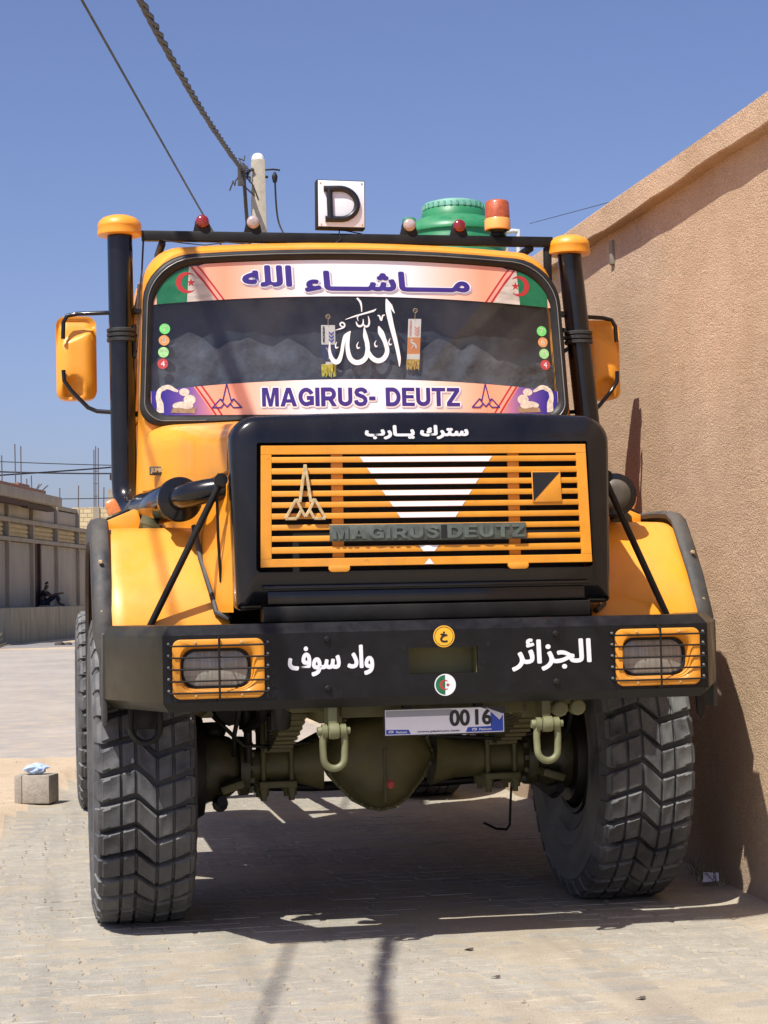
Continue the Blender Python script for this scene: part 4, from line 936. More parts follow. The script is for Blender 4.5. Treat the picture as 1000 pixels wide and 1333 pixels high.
g = G(); cc = [circ(0.006, 1.196, r, 40) for r in (0.0345, 0.0365)]; strip(g, cc[0]+cc[0][:1], cc[1]+cc[1][:1], bf, 0.0014); text_geo(g, AR_KH, 0.006, 1.194, 0.030, 0.042, bf, 0.0014, bold=0.0022); P('sticker_mark', g, 'plate_black', s1, smooth=0, fix=False)
g = G(); flat(g, circ(0.007, 1.014, 0.041, 40), bf, 0.0008); s2 = P('round_sticker', g, 'white_vinyl', bumper, smooth=0, fix=False); s2['label'] = 'round green and white flag sticker'
g = G(); hc = [(0.007+0.037*math.cos(a), 1.014+0.037*math.sin(a)) for a in [math.pi/2+math.pi*i/16 for i in range(17)]]; flat(g, hc, bf, 0.0013); P('flag_green_half', g, 'green_print', s2, smooth=0, fix=False)
g = G(); p_ = crescent(0.005, 1.014, 0.019); n_ = len(p_)//2; strip(g, p_[:n_], list(reversed(p_[n_:])), bf, 0.0017); st = star(0.017, 1.014, 0.009)
for i in range(10): flat(g, [(0.017, 1.014), st[i], st[(i+1) % 10]], bf, 0.0018)
P('flag_crescent', g, 'red', s2, smooth=0, fix=False)

# --- headlights
for sg in (-1, 1):
    cx = sg*LX; hl = part_empty('headlight', truck, (cx, 0.0, LZ))
    def rg(w, h, r, y, dx=0, dz=0): return [Vector((x, y, z)) for x, z in rr(rect(cx+dx, LZ+dz, w, h), [r]*4, 6, 4)]
    g = G(); g.loft([rg(LW, LH, 0.030, 0.0), rg(LW, LH, 0.030, -0.010), rg(LW-0.010, LH-0.010, 0.028, -0.013), rg(LW-0.052, LH-0.040, 0.05, -0.012), rg(LW-0.062, LH-0.052, 0.055, -0.004, -0.004), rg(LW-0.085, LH-0.076, 0.05, 0.048, -0.006, 0.0), rg(LW-0.090, LH-0.080, 0.05, 0.055, -0.006, 0.0)])
    P('lamp_surround', g, 'yellow_flat', hl, smooth=45)
    g = G(); ly = 0.045
    g.loft([rg(LW-0.080, LH-0.072, 0.052, ly+0.004, -0.006), rg(LW-0.080, LH-0.072, 0.052, ly-0.012, -0.006), rg(LW-0.094, LH-0.086, 0.050, ly-0.012, -0.006), rg(LW-0.100, LH-0.092, 0.050, ly, -0.006)]); P('lamp_seal', g, 'dark', hl)
    g = G(); g.loft([rg((LW-0.096)*s, (LH-0.088)*s, 0.050*s, ly-0.012*(1-s*s), -0.006) for s in (1, 0.85, 0.6, 0.3, 0.05)], (False, True)); P('lens', g, 'glass_lens', hl, smooth=70)
    for i in range(5):
        zz = LZ+0.086-0.043*i; g = G(); w2 = LW/2+0.012
        g.tube([(cx-w2, -0.004, zz), (cx-w2, -0.036, zz), (cx+w2, -0.036, zz), (cx+w2, -0.004, zz)], 0.0036, 7); P('guard_bar', g, 'black_matt', hl)
        g = G()
        for sx in (-1, 1): g.lathe([(0, -0.009), (0.003, -0.009), (0.0055, -0.004), (0.0055, 0)], (cx+sx*(w2+0.002), -0.004, zz+0.008), 'y', 8)
        P('guard_screw', g, 'bead', hl)
    g = G(); g.tube([(cx, -0.004, LZ+0.118), (cx, -0.042, LZ+0.112), (cx, -0.042, LZ-0.112), (cx, -0.004, LZ-0.118)], 0.0040, 7); P('guard_bar', g, 'black_matt', hl)
    g = G()
    for sx in (-0.085, 0.085):
        for sz in (-1, 1): g.lathe([(0, -0.017), (0.004, -0.017), (0.0055, -0.012)], (cx+sx, 0, LZ+sz*(LH/2-0.012)), 'y', 8)
    P('lamp_screw', g, 'chrome', hl)

# --- wheels
TR, TWD = 0.655, 0.375
def tyre_meshes():
    g = G(); hwid = TWD/2
    prof = [(0.262, 0.125), (0.275, 0.150), (0.30, 0.163), (0.335, 0.176), (0.345, 0.184), (0.352, 0.180), (0.40, 0.196), (0.415, 0.203), (0.425, 0.200), (0.47, 0.207), (0.52, 0.206), (0.555, 0.202), (0.563, 0.205), (0.572, 0.200), (0.60, 0.194), (0.622, hwid-0.003), (TR-0.042, hwid-0.022)]
    full = [(r, -h) for r, h in prof]+[(TR-0.042, -0.08), (TR-0.040, 0), (TR-0.042, 0.08)]+[(r, h) for r, h in reversed(prof)]
    g.lathe(full, (0, 0, 0), 'x', 96)
    NP = 35; pitch = 2*math.pi/NP
    def fz(t):
        K = [(-1.2, 0.06), (-0.22, -0.42), (0.22, 0.22), (1.2, -0.16)]
        for (a, fa), (b, fb) in zip(K, K[1:]):
            if t <= b: return fa+(fb-fa)*(t-a)/(b-a)
        return K[-1][1]
    cols = [(-0.97, -0.59), (-0.545, -0.245), (-0.20, 0.20), (0.245, 0.51), (0.555, 0.97)]
    def pt(t, ph, dr):
        r = TR-0.010*t*t-dr-(0.012 if abs(t) > 0.93 else 0); a = ph*pitch; return Vector((t*hwid, r*math.cos(a), r*math.sin(a)))
    for k in range(NP):
        for ci, (t0, t1) in enumerate(cols):
            ts = [t0, (t0+t1)/2, t1]; gp = 0.105
            lo = [(t, k+fz(t)+gp) for t in ts]; up = [(t, k+1+fz(t)-gp) for t in reversed(ts)]
            if ci == 2: pass
            poly = lo+up; c = (sum(p[0] for p in poly)/6, sum(p[1] for p in poly)/6)
            def ins(p, kx, kp):
                return (p[0]+(kx if p[0] < c[0]-0.01 else (-kx if p[0] > c[0]+0.01 else 0)), p[1]+(kp if p in lo else -kp))
            base = [pt(p[0], p[1], 0.044) for p in poly]; mid = [pt(p[0], p[1], 0.007) for p in poly]
            t_ = [pt(*ins(p, 0.018, 0.04), 0.0) for p in poly]; t2 = [pt(*ins(p, 0.060, 0.10), 0.0) for p in poly]; t3 = [pt(*ins(p, 0.075, 0.13), 0.0014) for p in poly]
            g.loft([base, mid, t_, t2, t3], (False, True))
        tt = [-0.97, -0.6, -0.22, 0, 0.22, 0.6, 0.97]; rib = [(t, k+fz(t)+0.125) for t in tt]+[(t, k+1+fz(t)-0.125) for t in reversed(tt)]
        g.loft([[pt(p[0], p[1], 0.046) for p in rib], [pt(p[0], p[1], 0.013) for p in rib]], (False, True))
        # shoulder lugs down the sidewall
        for sg in (-1, 1):
            f0 = fz(sg*0.97); a0, a1 = (k+f0+0.12)*pitch, (k+f0+0.88)*pitch; vs = []
            for (x, r, q) in ((hwid-0.012, TR-0.016, 0), (hwid+0.004, TR-0.026, 0.01), (hwid+0.018, TR-0.078, 0.03), (hwid+0.008, TR-0.09, 0.04)):
                vs.append([Vector((sg*x, r*math.cos(a0+q), r*math.sin(a0+q))), Vector((sg*x, r*math.cos(a1-q), r*math.sin(a1-q))), Vector((sg*(x-0.022), r*math.cos(a1), r*math.sin(a1))), Vector((sg*(x-0.022), r*math.cos(a0), r*math.sin(a0)))])
            g.loft(vs, (True, True))
    me = bpy.data.meshes.new('tyre'); me.from_pydata(g.v, [], g.f); me.materials.append(M['tyre']); finish(me, 32)
    g = G()   # rim, outer face towards +x
    g.lathe([(0.268, 0.150), (0.280, 0.158), (0.274, 0.166), (0.255, 0.160), (0.250, 0.10), (0.235, 0.04), (0.215, 0.01), (0.13, 0.035), (0.12, 0.05), (0.0, 0.05)], (0, 0, 0), 'x', 48)
    g.lathe([(0.268, -0.150), (0.280, -0.158), (0.274, -0.166), (0.255, -0.160), (0.250, -0.05), (0.24, 0.02)], (0, 0, 0), 'x', 48)
    rim = bpy.data.meshes.new('rim'); rim.from_pydata(g.v, [], g.f); rim.materials.append(M['black_matt']); finish(rim, 32)
    g = G(); g.lathe([(0.095, 0.03), (0.095, 0.13), (0.085, 0.145), (0.0, 0.145)], (0, 0, 0), 'x', 24)
    for i in range(10):
        a = i*math.pi/5; g.lathe([(0.016, 0.02), (0.016, 0.065), (0.010, 0.07), (0.0, 0.07)], (0, 0.165*math.cos(a), 0.165*math.sin(a)), 'x', 6)
    hub = bpy.data.meshes.new('hub'); hub.from_pydata(g.v, [], g.f); hub.materials.append(M['olive']); finish(hub, 32)
    return me, rim, hub
tme, rme, hme = tyre_meshes()
def wheel(x, y, steer=0.0, spin=0.0):
    w = part_empty('wheel', truck, (x, y, TR-0.012))
    base = 0 if x > 0 else math.pi
    for nm, me in (('tyre', tme), ('rim', rme), ('hub', hme)):
        o = bpy.data.objects.new(nm, me); link(o, w, (x, y, TR-0.012))
        o.rotation_euler = (Matrix.Rotation(base+steer, 3, 'Z') @ Matrix.Rotation(spin, 3, 'X')).to_euler()
    return w
wheel(-1.082, 1.2, 0.0, 0.05); wheel(1.000, 1.2, 0.0, 0.33); wheel(-1.060, 5.55, 0, 0.4); wheel(1.055, 5.55, 0, 1.1)

# --- fenders
def fender(sg):
    fd = part_empty('fender', truck, (sg*1.0, 1.2, 1.4))
    # cross path in y-z of the outer skin
    pth = [(0.520, 1.20), (0.530, 1.27), (0.640, 1.42), (0.790, 1.590), (0.830, 1.628), (0.890, 1.648), (1.3, 1.668), (1.62, 1.66), (1.78, 1.60), (1.93, 1.36), (1.99, 1.12)]
    xi = [0.745, 0.748, 0.760, 0.775, 0.782, 0.79, 0.83, 0.86, 0.88, 0.90, 0.92]; xo = [1.208, 1.209, 1.212, 1.216, 1.216, 1.216, 1.218, 1.218, 1.218, 1.215, 1.215]
    g = G(); rings = []
    for (y, z), a, b in zip(pth, xi, xo):
        row = []
        for t in (0, 0.08, 0.3, 0.6, 0.88, 0.94, 0.975, 1.0):
            x = a+(b-a)*t; e = 0.0 if t < 0.9 else 0.010*((t-0.9)/0.1)**2
            row.append(Vector((sg*x, y+e*(1 if z < 1.6 and y < 1 else 0), z-e*(1 if y > 0.8 else 0.5)+0.010*math.sin(math.pi*t)*(1 if 0.55 < y < 0.78 else 0.4))))
        rings.append(row)
    g.loft(rings, closed=False)
    # outer cheek down to the wheel arch
    arch = []; N = 11
    for i, (y, z) in enumerate(pth):
        t = i/(N-1); a = math.pi*(1-t)*1.02-0.03; arch.append((1.2+0.735*math.cos(a), max(1.0, 0.645+0.745*math.sin(a))))
    top = [r[-1] for r in rings]; bot = [Vector((sg*1.222, y, z)) for y, z in arch]
    g.loft([top, bot], closed=False)
    sk = P('fender_skin', g, 'yellow', fd, smooth=32)
    # inner wheel box
    g = G(); inner = [[Vector((sg*a, y+0.02, z-0.02)), Vector((sg*1.2, y+0.02, z-0.02))] for (y, z), a in zip(pth, xi)]; g.loft(inner, closed=False)
    P('wheel_arch_lining', g, 'dark', fd, fix=False)
    # rubber flare
    fp = [(0.610, 0.935), (0.575, 1.10), (0.540, 1.24), (0.650, 1.425), (0.790, 1.600), (0.835, 1.650), (0.905, 1.680), (1.10, 1.692), (1.45, 1.690), (1.68, 1.650), (1.83, 1.50), (1.93, 1.30), (1.99, 1.05), (2.01, 0.80)]
    g = G(); rings = []
    for i, (y, z) in enumerate(fp):
        a = Vector(fp[max(i-1, 0)]); b = Vector(fp[min(i+1, len(fp)-1)]); d = (b-a).normalized(); nn = Vector((-d.y, d.x))  # outward
        if nn.y < 0 and y < 1.6 and z > 1.3: nn = -nn
        w_in = 1.212; w = 0.070 if i > 1 else 0.045
        wob = 0.004*nz2(i*1.7, sg, 1)
        def q(x, o): return Vector((sg*x, y+nn.x*o, z+nn.y*o))
        inn = -0.085 if 0 < i < len(fp)-1 else -0.05
        rings.append([q(w_in-0.004, 0.004), q(w_in+0.004, 0.014+wob), q(w_in+w*0.45, 0.016+wob), q(w_in+w*0.9, 0.008), q(w_in+w, -0.006), q(w_in+w+0.003, inn), q(w_in+w-0.012, inn-0.004), q(w_in+w-0.016, -0.018), q(w_in, -0.014)])
    g.loft(rings, (True, True)); P('rubber_flare', g, 'rubber', fd, smooth=50)
    g = G()
    for (y, z) in ((0.595, 1.30), (0.70, 1.50), (1.9, 1.4)): g.lathe([(0, -0.016), (0.006, -0.016), (0.009, -0.008), (0.009, 0.0)], (sg*1.248, y-0.012, z+0.012), 'y', 8)
    P('flare_bolt', g, 'chrome', fd)
    # rear mudguard apron with flap
    g = G(); g.loft([[Vector((sg*a, y, z)) for a in (0.9, 1.10, 1.262)] for y, z in ((1.96, 1.40), (2.04, 1.20), (2.08, 0.95), (2.09, 0.62))], closed=False); P('mudflap', g, 'rubber', fd)
    g = G(); g.box((sg*1.245, 0.535, 1.05), (0.02, 0.17, 0.36)); P('added_sun_flap', g, 'rubber', fd, bevel=0.006)  # added flap that blocks sun leaking between bumper end and tyre
    # raised mount with turn signal
    cx, cy, cz = sg*1.165, 1.30, 1.668
    g = G(); fnm = lambda u, v, d: Vector((cx-sg*u, cy+d, cz+v))
    g.prism([(-0.045, -0.01), (0.12, -0.01), (0.10, 0.075), (0.082, 0.082), (-0.045, 0.030)], fnm, -0.055, 0.055); P('signal_mount', g, 'yellow', fd, bevel=0.004)
    m3 = Matrix.Rotation(sg*math.atan2(0.052, 0.127), 3, 'Y')
    g = G(); g.box((cx-sg*0.012, cy, cz+0.056), (0.115, 0.085, 0.016), m3); P('signal_base', g, 'black_matt', fd, bevel=0.003)
    g = G(); c0 = Vector((cx-sg*0.002, cy, cz+0.066)); up = m3 @ Vector((0, 0, 1)); xx = m3 @ Vector((1, 0, 0)); yy = Vector((0, 1, 0))
    g.loft([[c0+up*h+xx*(a*s)+yy*(b*s) for a, b in rr([(-0.030, -0.03), (0.030, -0.03), (0.030, 0.03), (-0.030, 0.03)], [0.012]*4, 4, 2)] for h, s in ((0, 1), (0.04, 0.9), (0.058, 0.78), (0.064, 0.6))], (False, True)); sl = P('turn_signal', g, 'amber_signal', fd, smooth=50)
fender(-1); fender(1)
# cab steps below the doors
for sg in (-1, 1):
    g = G(); g.box((sg*1.08, 2.45, 0.72), (0.28, 0.55, 0.03)); g.box((sg*0.96, 2.45, 0.88), (0.03, 0.55, 0.34)); g.box((sg*1.10, 2.45, 1.0), (0.22, 0.50, 0.03)); P('step', g, 'olive', bevel=0.004)
# doors
for sg in (-1, 1):
    g = G(); X0 = 1.070
    fs_ = lambda u, v, d: Vector((sg*(X0+d+0.0-0.085*max(0, (v-2.1))/0.85), u, v))
    g.prism(rr([(2.0, 1.10), (2.95, 1.10), (2.95, 2.88), (2.12, 2.88)][::1], [0.06, 0.06, 0.10, 0.12], 5, 3), fs_, 0.018, -0.01); dr = P('door', g, 'yellow', bevel=0.005)
    g = G(); g.prism(rr([(2.10, 2.12), (2.88, 2.12), (2.88, 2.80), (2.18, 2.80)], [0.05, 0.05, 0.08, 0.08], 5, 3), fs_, 0.024, 0.016); P('door_window', g, 'cabglass', dr)
    g = G(); g.bar(fs_(2.80, 2.0, 0.045), fs_(2.94, 2.0, 0.045), 0.02, 0.03); P('handle', g, 'black_matt', dr, bevel=0.004)
    g = G(); g.bar(fs_(1.94, 1.95, 0.012), fs_(1.94, 2.85, 0.012), 0.03, 0.022); P('door_hinge', g, 'chrome', dr, bevel=0.003)
    g = G(); g.tube([(sg*1.035, 1.90, 2.18), (sg*1.068, 1.91, 2.2), (sg*1.05, 1.93, 2.62), (sg*1.0, 1.95, 2.84)], 0.014, 8); P('grab_rail', g, 'yellow_flat', smooth=60)

# --- snorkels, air cleaners, struts
for sg in (-1, 1):
    if sg < 0: sx0, sx1 = -1.095, -1.100; zt = 3.080
    else: sx0, sx1 = 1.195, 1.095; zt = 3.020
    ys = 1.90; zb = 1.86
    sn = part_empty('snorkel', truck, (sx0, ys, zb))
    xx = lambda z: sx0+(sx1-sx0)*(z-zb)/(zt-zb)
    g = G(); pts = [(xx(z), ys, z) for z in (zt, 2.6, 2.2, 1.92)]+[(xx(1.86)+sg*-0.002, ys-0.005, 1.86), (sx0-sg*0.012, ys-0.045, 1.80), (sx0-sg*0.025, ys-0.11, 1.765), (1.045*sg, ys-0.20, 1.758)]
    g.tube(pts, 0.059, 28); P('intake_pipe', g, 'black', sn, smooth=60)
    g = G(); zc = 2.60
    for dz in (-0.022, 0.0, 0.022): g.lathe([(0.061, zc+dz-0.010), (0.069, zc+dz-0.007), (0.070, zc+dz+0.006), (0.061, zc+dz+0.010)], (xx(zc), ys, 0), 'z', 28)
    P('pipe_clamp', g, 'seat', sn)
    g = G(); g.box((sg*1.068+(-sg)*0.012, ys+0.0, 2.60), (0.06, 0.05, 0.012)); g.box((sg*1.04, ys, 2.60-0.03), (0.012, 0.07, 0.15)); g.bar((sg*1.03, ys+0.01, 2.52), (sg*1.12, ys-0.0, 2.57), 0.02, 0.02); g.bar((sg*1.03, ys+0.01, 2.645), (sg*1.10, ys, 2.632), 0.02, 0.02); P('pipe_bracket', g, 'black_matt', sn)
    g = G(); ct = zt+0.004
    g.lathe([(0.058, ct-0.012), (0.092, ct-0.014), (0.104, ct-0.010), (0.1055, ct+0.000), (0.1015, ct+0.024), (0.1035, ct+0.028), (0.1035, ct+0.034), (0.098, ct+0.052), (0.080, ct+0.070), (0.05, ct+0.081), (0.0, ct+0.085)], (xx(ct), ys, 0), 'z', 36); P('rain_cap', g, 'yellow', sn, smooth=50)
    # air cleaner canister with inlet elbow into the bonnet
    ac = part_empty('air_cleaner', truck, (sg*0.93, 1.2, 1.76)); cz_ = 1.762
    g = G(); cx0, cx1 = sg*0.925, sg*1.035; 
    def ax(y): return Vector((cx0+(cx1-cx0)*(y-0.74)/0.86, y, cz_-0.006*(y-0.74)))
    g.tube([ax(0.76), ax(0.78), ax(1.48), ax(1.52)], [0.072, 0.078, 0.078, 0.060], 30); P('canister', g, 'black', ac, smooth=50)
    g = G(); g.tube([ax(0.715), ax(0.72), ax(0.755), ax(0.775)], [0.080, 0.092, 0.092, 0.079], 34); P('canister_rim', g, 'black', ac, smooth=50)
    if sg > 0:
        g = G(); g.tube([ax(0.714), ax(0.705), ax(0.700)], [0.066, 0.056, 0.03], 30); P('canister_cover', g, 'cover_grey', ac, smooth=60)
    g = G()
    for k_2 in range(3): g.tube([ax(1.50+0.05*k_2), ax(1.535+0.05*k_2)], [0.067, 0.067], 24)
    g.tube([ax(1.49), ax(1.70)], 0.061, 24); P('rubber_hose', g, 'rubber', ac, smooth=50)
    g = G()
    if sg < 0:
        g.tube([(-0.925, 0.735, 1.765), (-0.915, 0.66, 1.768), (-0.885, 0.60, 1.775), (-0.83, 0.565, 1.785), (-0.76, 0.555, 1.795), (-0.72, 0.555, 1.80)], [0.050, 0.050, 0.050, 0.049, 0.048, 0.048], 26)
        P('inlet_elbow', g, 'black', ac, smooth=60)
    g = G(); b0 = Vector((sg*1.035, 1.0, 1.672))
    g.box(b0, (0.075, 0.08, 0.035), Matrix.Rotation(sg*-0.35, 3, 'Y') @ Matrix.Rotation(0.5, 3, 'X')); g.box(b0+Vector((-sg*0.01, -0.035, -0.025)), (0.080, 0.010, 0.060), Matrix.Rotation(sg*-0.25, 3, 'Y')); P('support_bracket', g, 'olive', ac, bevel=0.003)
    # diagonal stay with a folded lug
    g = G(); a = Vector((sg*0.785, 0.425, 1.812)); b = Vector((sg*1.065, 0.512, 1.250)); g.tube([a, b], 0.0138, 12); g.lathe([(0.0, -0.03), (0.026, -0.03), (0.026, 0.03), (0.0, 0.03)], a+Vector((0, 0, 0.008)), 'y', 14)
    P('bonnet_stay', g, 'black_matt', smooth=40)
    g = G(); g.tube([(sg*0.768, 0.45, 1.80), (sg*0.775, 0.46, 1.84), (sg*0.790, 0.44, 1.845), (sg*0.800, 0.43, 1.80), (sg*0.795, 0.46, 1.60), (sg*0.783, 0.50, 1.42)], 0.006, 6); P('release_cable', g, 'black_matt')
# gap strip between bonnet and fender
for sg in (-1, 1):
    g = G(); g.tube([(sg*0.862, 0.80, 1.655), (sg*0.845, 0.70, 1.52), (sg*0.815, 0.58, 1.38), (sg*0.80, 0.53, 1.30), (sg*0.75, 0.48, 1.275)], 0.012, 8); P('fender_seal', g, 'rubber')

# --- roof bar with lamps, sign and beacon
bar = part_empty('light_bar', truck, (0, 1.9, 3.08))
g = G(); g.box((0.005, 1.9, 3.074), (2.005, 0.045, 0.046)); g.box((0.985, 1.905, 2.965), (0.036, 0.030, 0.165)); g.box((-0.90, 2.1, 3.045), (0.03, 0.4, 0.03)); g.box((0.90, 2.1, 3.045), (0.03, 0.4, 0.03)); P('bar_tube', g, 'black_matt', bar, bevel=0.003)
for (x, mm, nm) in ((-0.712, 'red_lens', 'red'), (-0.470, 'clear_lens', 'clear'), (0.290, 'clear_lens', 'clear'), (0.538, 'red_lens', 'red')):
    g = G(); c = [(x-0.043, 3.096), (x+0.043, 3.096)]+[(x+0.033*math.cos(a), 3.138+0.033*math.sin(a)) for a in [R(-5)+(R(190))*i/12 for i in range(13)]]
    g.prism(c, front(1.9), 0.022, -0.022); P('marker_housing', g, 'black_matt', bar, bevel=0.003)
    g = G(); g.lathe([(0.031, 0.0), (0.031, -0.006), (0.027, -0.014), (0.018, -0.019), (0.0, -0.021)], (x, 1.877, 3.143), 'y', 24); ml = P('marker_light', g, mm, bar, smooth=60); ml['label'] = nm+' round marker light'
g = G(); g.lathe([(0.0, 3.096), (0.040, 3.098), (0.034, 3.115), (0.056, 3.130), (0.060, 3.136)], (0.735, 1.9, 0), 'z', 30); P('beacon_foot', g, 'black_matt', bar)
g = G(); g.lathe([(0.058, 3.128), (0.064, 3.132), (0.064, 3.178), (0.061, 3.184)], (0.735, 1.9, 0), 'z', 32); P('beacon_base', g, 'amber_light', bar)
g = G(); g.lathe([(0.061, 3.182), (0.0615, 3.19), (0.058, 3.262), (0.052, 3.272), (0.03, 3.278), (0.0, 3.279)], (0.735, 1.9, 0), 'z', 32)
P('beacon_dome', g, 'amber', bar, smooth=50)
g = G(); g.box((-0.046, 1.9, 3.236), (0.236, 0.06, 0.236), Matrix.Rotation(R(0.6), 3, 'Y')); sgn_ = P('sign_case', g, 'dark', bar, bevel=0.004)
g = G(); g.box((-0.044, 1.868, 3.238), (0.224, 0.006, 0.222), Matrix.Rotation(R(0.6), 3, 'Y')); P('sign_face', g, 'white', bar, bevel=0.001)
g = G(); Y0 = 1.860
g.tube([(-0.130, Y0, 3.308), (-0.06, Y0, 3.310)]+[(-0.050+0.082*math.cos(R(a)), Y0, 3.236+0.074*math.sin(R(a))) for a in range(85, -90, -12)]+[(-0.06, Y0, 3.162), (-0.124, Y0, 3.162)], 0.0150, 14)
g.tube([(-0.103, Y0-0.001, 3.310), (-0.099, Y0-0.001, 3.162)], 0.0150, 14)
P('sign_letter', g, 'plate_black', bar, smooth=60)
g = G()
for a in (-1, 1):
    for b in (-1, 1): g.lathe([(0, -0.004), (0.004, -0.003), (0.004, 0)], (-0.044+a*0.10, 1.865, 3.238+b*0.10), 'y', 8)
P('sign_rivet', g, 'chrome', bar)
g = G(); g.tube([(-0.05, 1.9, 3.118), (-0.055, 1.88, 3.10), (-0.05, 1.872, 3.07), (-0.08, 1.87, 3.045), (-0.11, 1.87, 3.04), (-0.02, 1.87, 3.052), (0.02, 1.87, 3.036), (0.045, 1.872, 3.045), (0.052, 1.872, 3.02)], 0.003, 5)
g.tube([(-0.04, 1.9, 3.118), (0.06, 1.9, 3.10)], 0.003, 5); g.tube([(-0.9, 1.875, 3.05)]+[(-0.9+0.1*i, 1.872, 3.045-0.008*(i % 3)) for i in range(1, 9)], 0.0028, 5)
g.tube([(-0.99, 1.9, 3.05), (-1.0, 1.88, 2.9), (-1.015, 1.87, 2.80), (-1.02, 1.86, 2.72)], 0.005, 6); P('bar_wiring', g, 'wire', bar)

# --- mirrors
for sg in (-1, 1):
    mr = part_empty('mirror', truck, (sg*1.3, 2.12, 2.52)); cx = sg*1.305; cz_ = 2.517
    g = G()
    def mring(s, y, zt=1.0, n_=0): return [Vector((x, y, z)) for x, z in rr(rect(cx, cz_, 0.190*s, 0.400*zt), [0.045*s]*4, 6, 5)]
    front_r = mring(1.0, 2.085); g = G(); g.loft([mring(1, 2.16), mring(1.0, 2.11), front_r])
    def ss(x): x = max(0, min(1, x)); return x*x*(3-2*x)
    rings_ = []
    for k in range(17):
        q = 1-k/16*0.985; row = []
        for p_ in front_r:
            x = cx+(p_.x-cx)*q; z = cz_+(p_.z-cz_)*q; u = -sg*(x-cx)/0.095; v = (z-cz_)/0.20     # u: +1 towards the cab
            y = 2.085-0.045*(1-q**3.5)
            y += 0.026*ss((v-(0.42+0.22*u))*7)*ss((0.98-q)*12)*ss((1.05-v)*6)
            y += 0.034*ss((-0.52-v-0.25*abs(u+0.1))*9+0.9*(1 if v < -0.5 else 0))*ss((0.55-abs(u+0.15))*4)*ss((0.97-q)*10)
            row.append(Vector((x, y, z)))
        rings_.append(row)
    g.loft(rings_, (False, True)); P('mirror_housing', g, 'yellow', mr, smooth=60)
    g = G(); g.prism(rr(rect(cx, cz_, 0.172, 0.385), [0.035]*4, 5, 3), front(2.163), 0, -0.002); P('mirror_pane', g, 'mirror_glass', mr)
    ax_ = sg*1.365
    arm = [(sg*0.99, 1.89, 2.715), (sg*1.10, 1.98, 2.722), (sg*1.30, 2.035, 2.722), (ax_-sg*0.018, 2.035, 2.712), (ax_, 2.033, 2.68), (ax_+sg*0.003, 2.03, 2.60)]
    g = G(); g.tube(arm, 0.0105, 10); P('mirror_arm', g, 'black', mr, smooth=60)
    arm = [(ax_+sg*0.003, 2.03, 2.452), (ax_, 2.026, 2.40), (sg*1.33, 2.02, 2.35), (sg*1.255, 2.0, 2.27), (sg*1.215, 1.99, 2.252), (sg*1.02, 1.93, 2.232)]
    g = G(); g.tube(arm, 0.0105, 10); P('mirror_arm', g, 'black', mr, smooth=60)
    g = G(); g.lathe([(0, -0.02), (0.014, -0.02), (0.014, 0.02), (0, 0.02)], (sg*1.045, 1.90, 2.717), 'y', 10); g.box((sg*1.03, 1.90, 2.717), (0.05, 0.02, 0.02)); g.box((sg*1.05, 1.93, 2.232), (0.06, 0.02, 0.025)); P('arm_clamp', g, 'black_matt', mr)

# --- wipers
for x0, x1 in ((-0.72, -0.15), (0.10, 0.66)):
    g = G(); g.tube([ws(x0, 2.175, 0.03), ws(x1, 2.20, 0.035)], 0.006, 6); g.lathe([(0, -0.02), (0.014, -0.02), (0.014, 0.01)], ws(x0, 2.165, 0.02), 'y', 12); P('wiper', g, 'black_matt')

# --- chassis
for sg in (-1, 1):
    g = G(); g.box((sg*0.40, 3.7, 0.99), (0.09, 7.0, 0.24)); P('frame_rail', g, 'olive', bevel=0.004)
for y in (0.22, 2.6, 4.3, 7.1): g = G(); g.box((0, y, 0.99), (0.72, 0.08, 0.20)); P('cross_member', g, 'olive', bevel=0.004)
g = G(); g.box((0, 1.15, 1.17), (0.66, 1.3, 0.34)); g.box((0, 2.3, 1.12), (0.5, 1.0, 0.36)); g.lathe([(0.0, -0.75), (0.2, -0.75), (0.24, -0.6), (0.24, 0.6), (0.0, 0.6)], (0, 1.1, 1.20), 'y', 20); P('engine_block', g, 'black_matt', bevel=0.02)
g = G(); g.box((0, 2.5, 1.10), (1.9, 1.6, 0.06)); g.box((0, 1.75, 1.4), (1.7, 0.06, 0.66)); P('cab_floor', g, 'black_matt')
g = G(); g.box((0, 0.27, 1.29), (1.30, 0.10, 0.06)); g.box((0, 0.46, 1.15), (1.9, 0.05, 0.14)); P('front_beam', g, 'black_matt', bevel=0.005)
g = G(); g.box((0, 5.5, 1.16), (0.9, 0.9, 0.05)); g.lathe([(0.0, 1.19), (0.46, 1.19), (0.48, 1.21), (0.48, 1.235), (0.0, 1.245)], (0, 5.5, 0), 'z', 32); P('fifth_wheel', g, 'black_matt')
for sg in (-1, 1):
    g = G(); g.lathe([(0, -0.55), (0.24, -0.55), (0.27, -0.52), (0.27, 0.52), (0.24, 0.55), (0, 0.55)], (sg*0.78, 3.95, 0.92), 'y', 28); P('fuel_tank', g, 'olive', smooth=40)
    g = G(); th0 = [(5.55-0.78*math.cos(R(a)), 0.66+0.78*math.sin(R(a))) for a in range(25, 160, 12)]; g.loft([[Vector((sg*x, y, z)) for x in (0.84, 1.28)] for y, z in th0], closed=False); pass
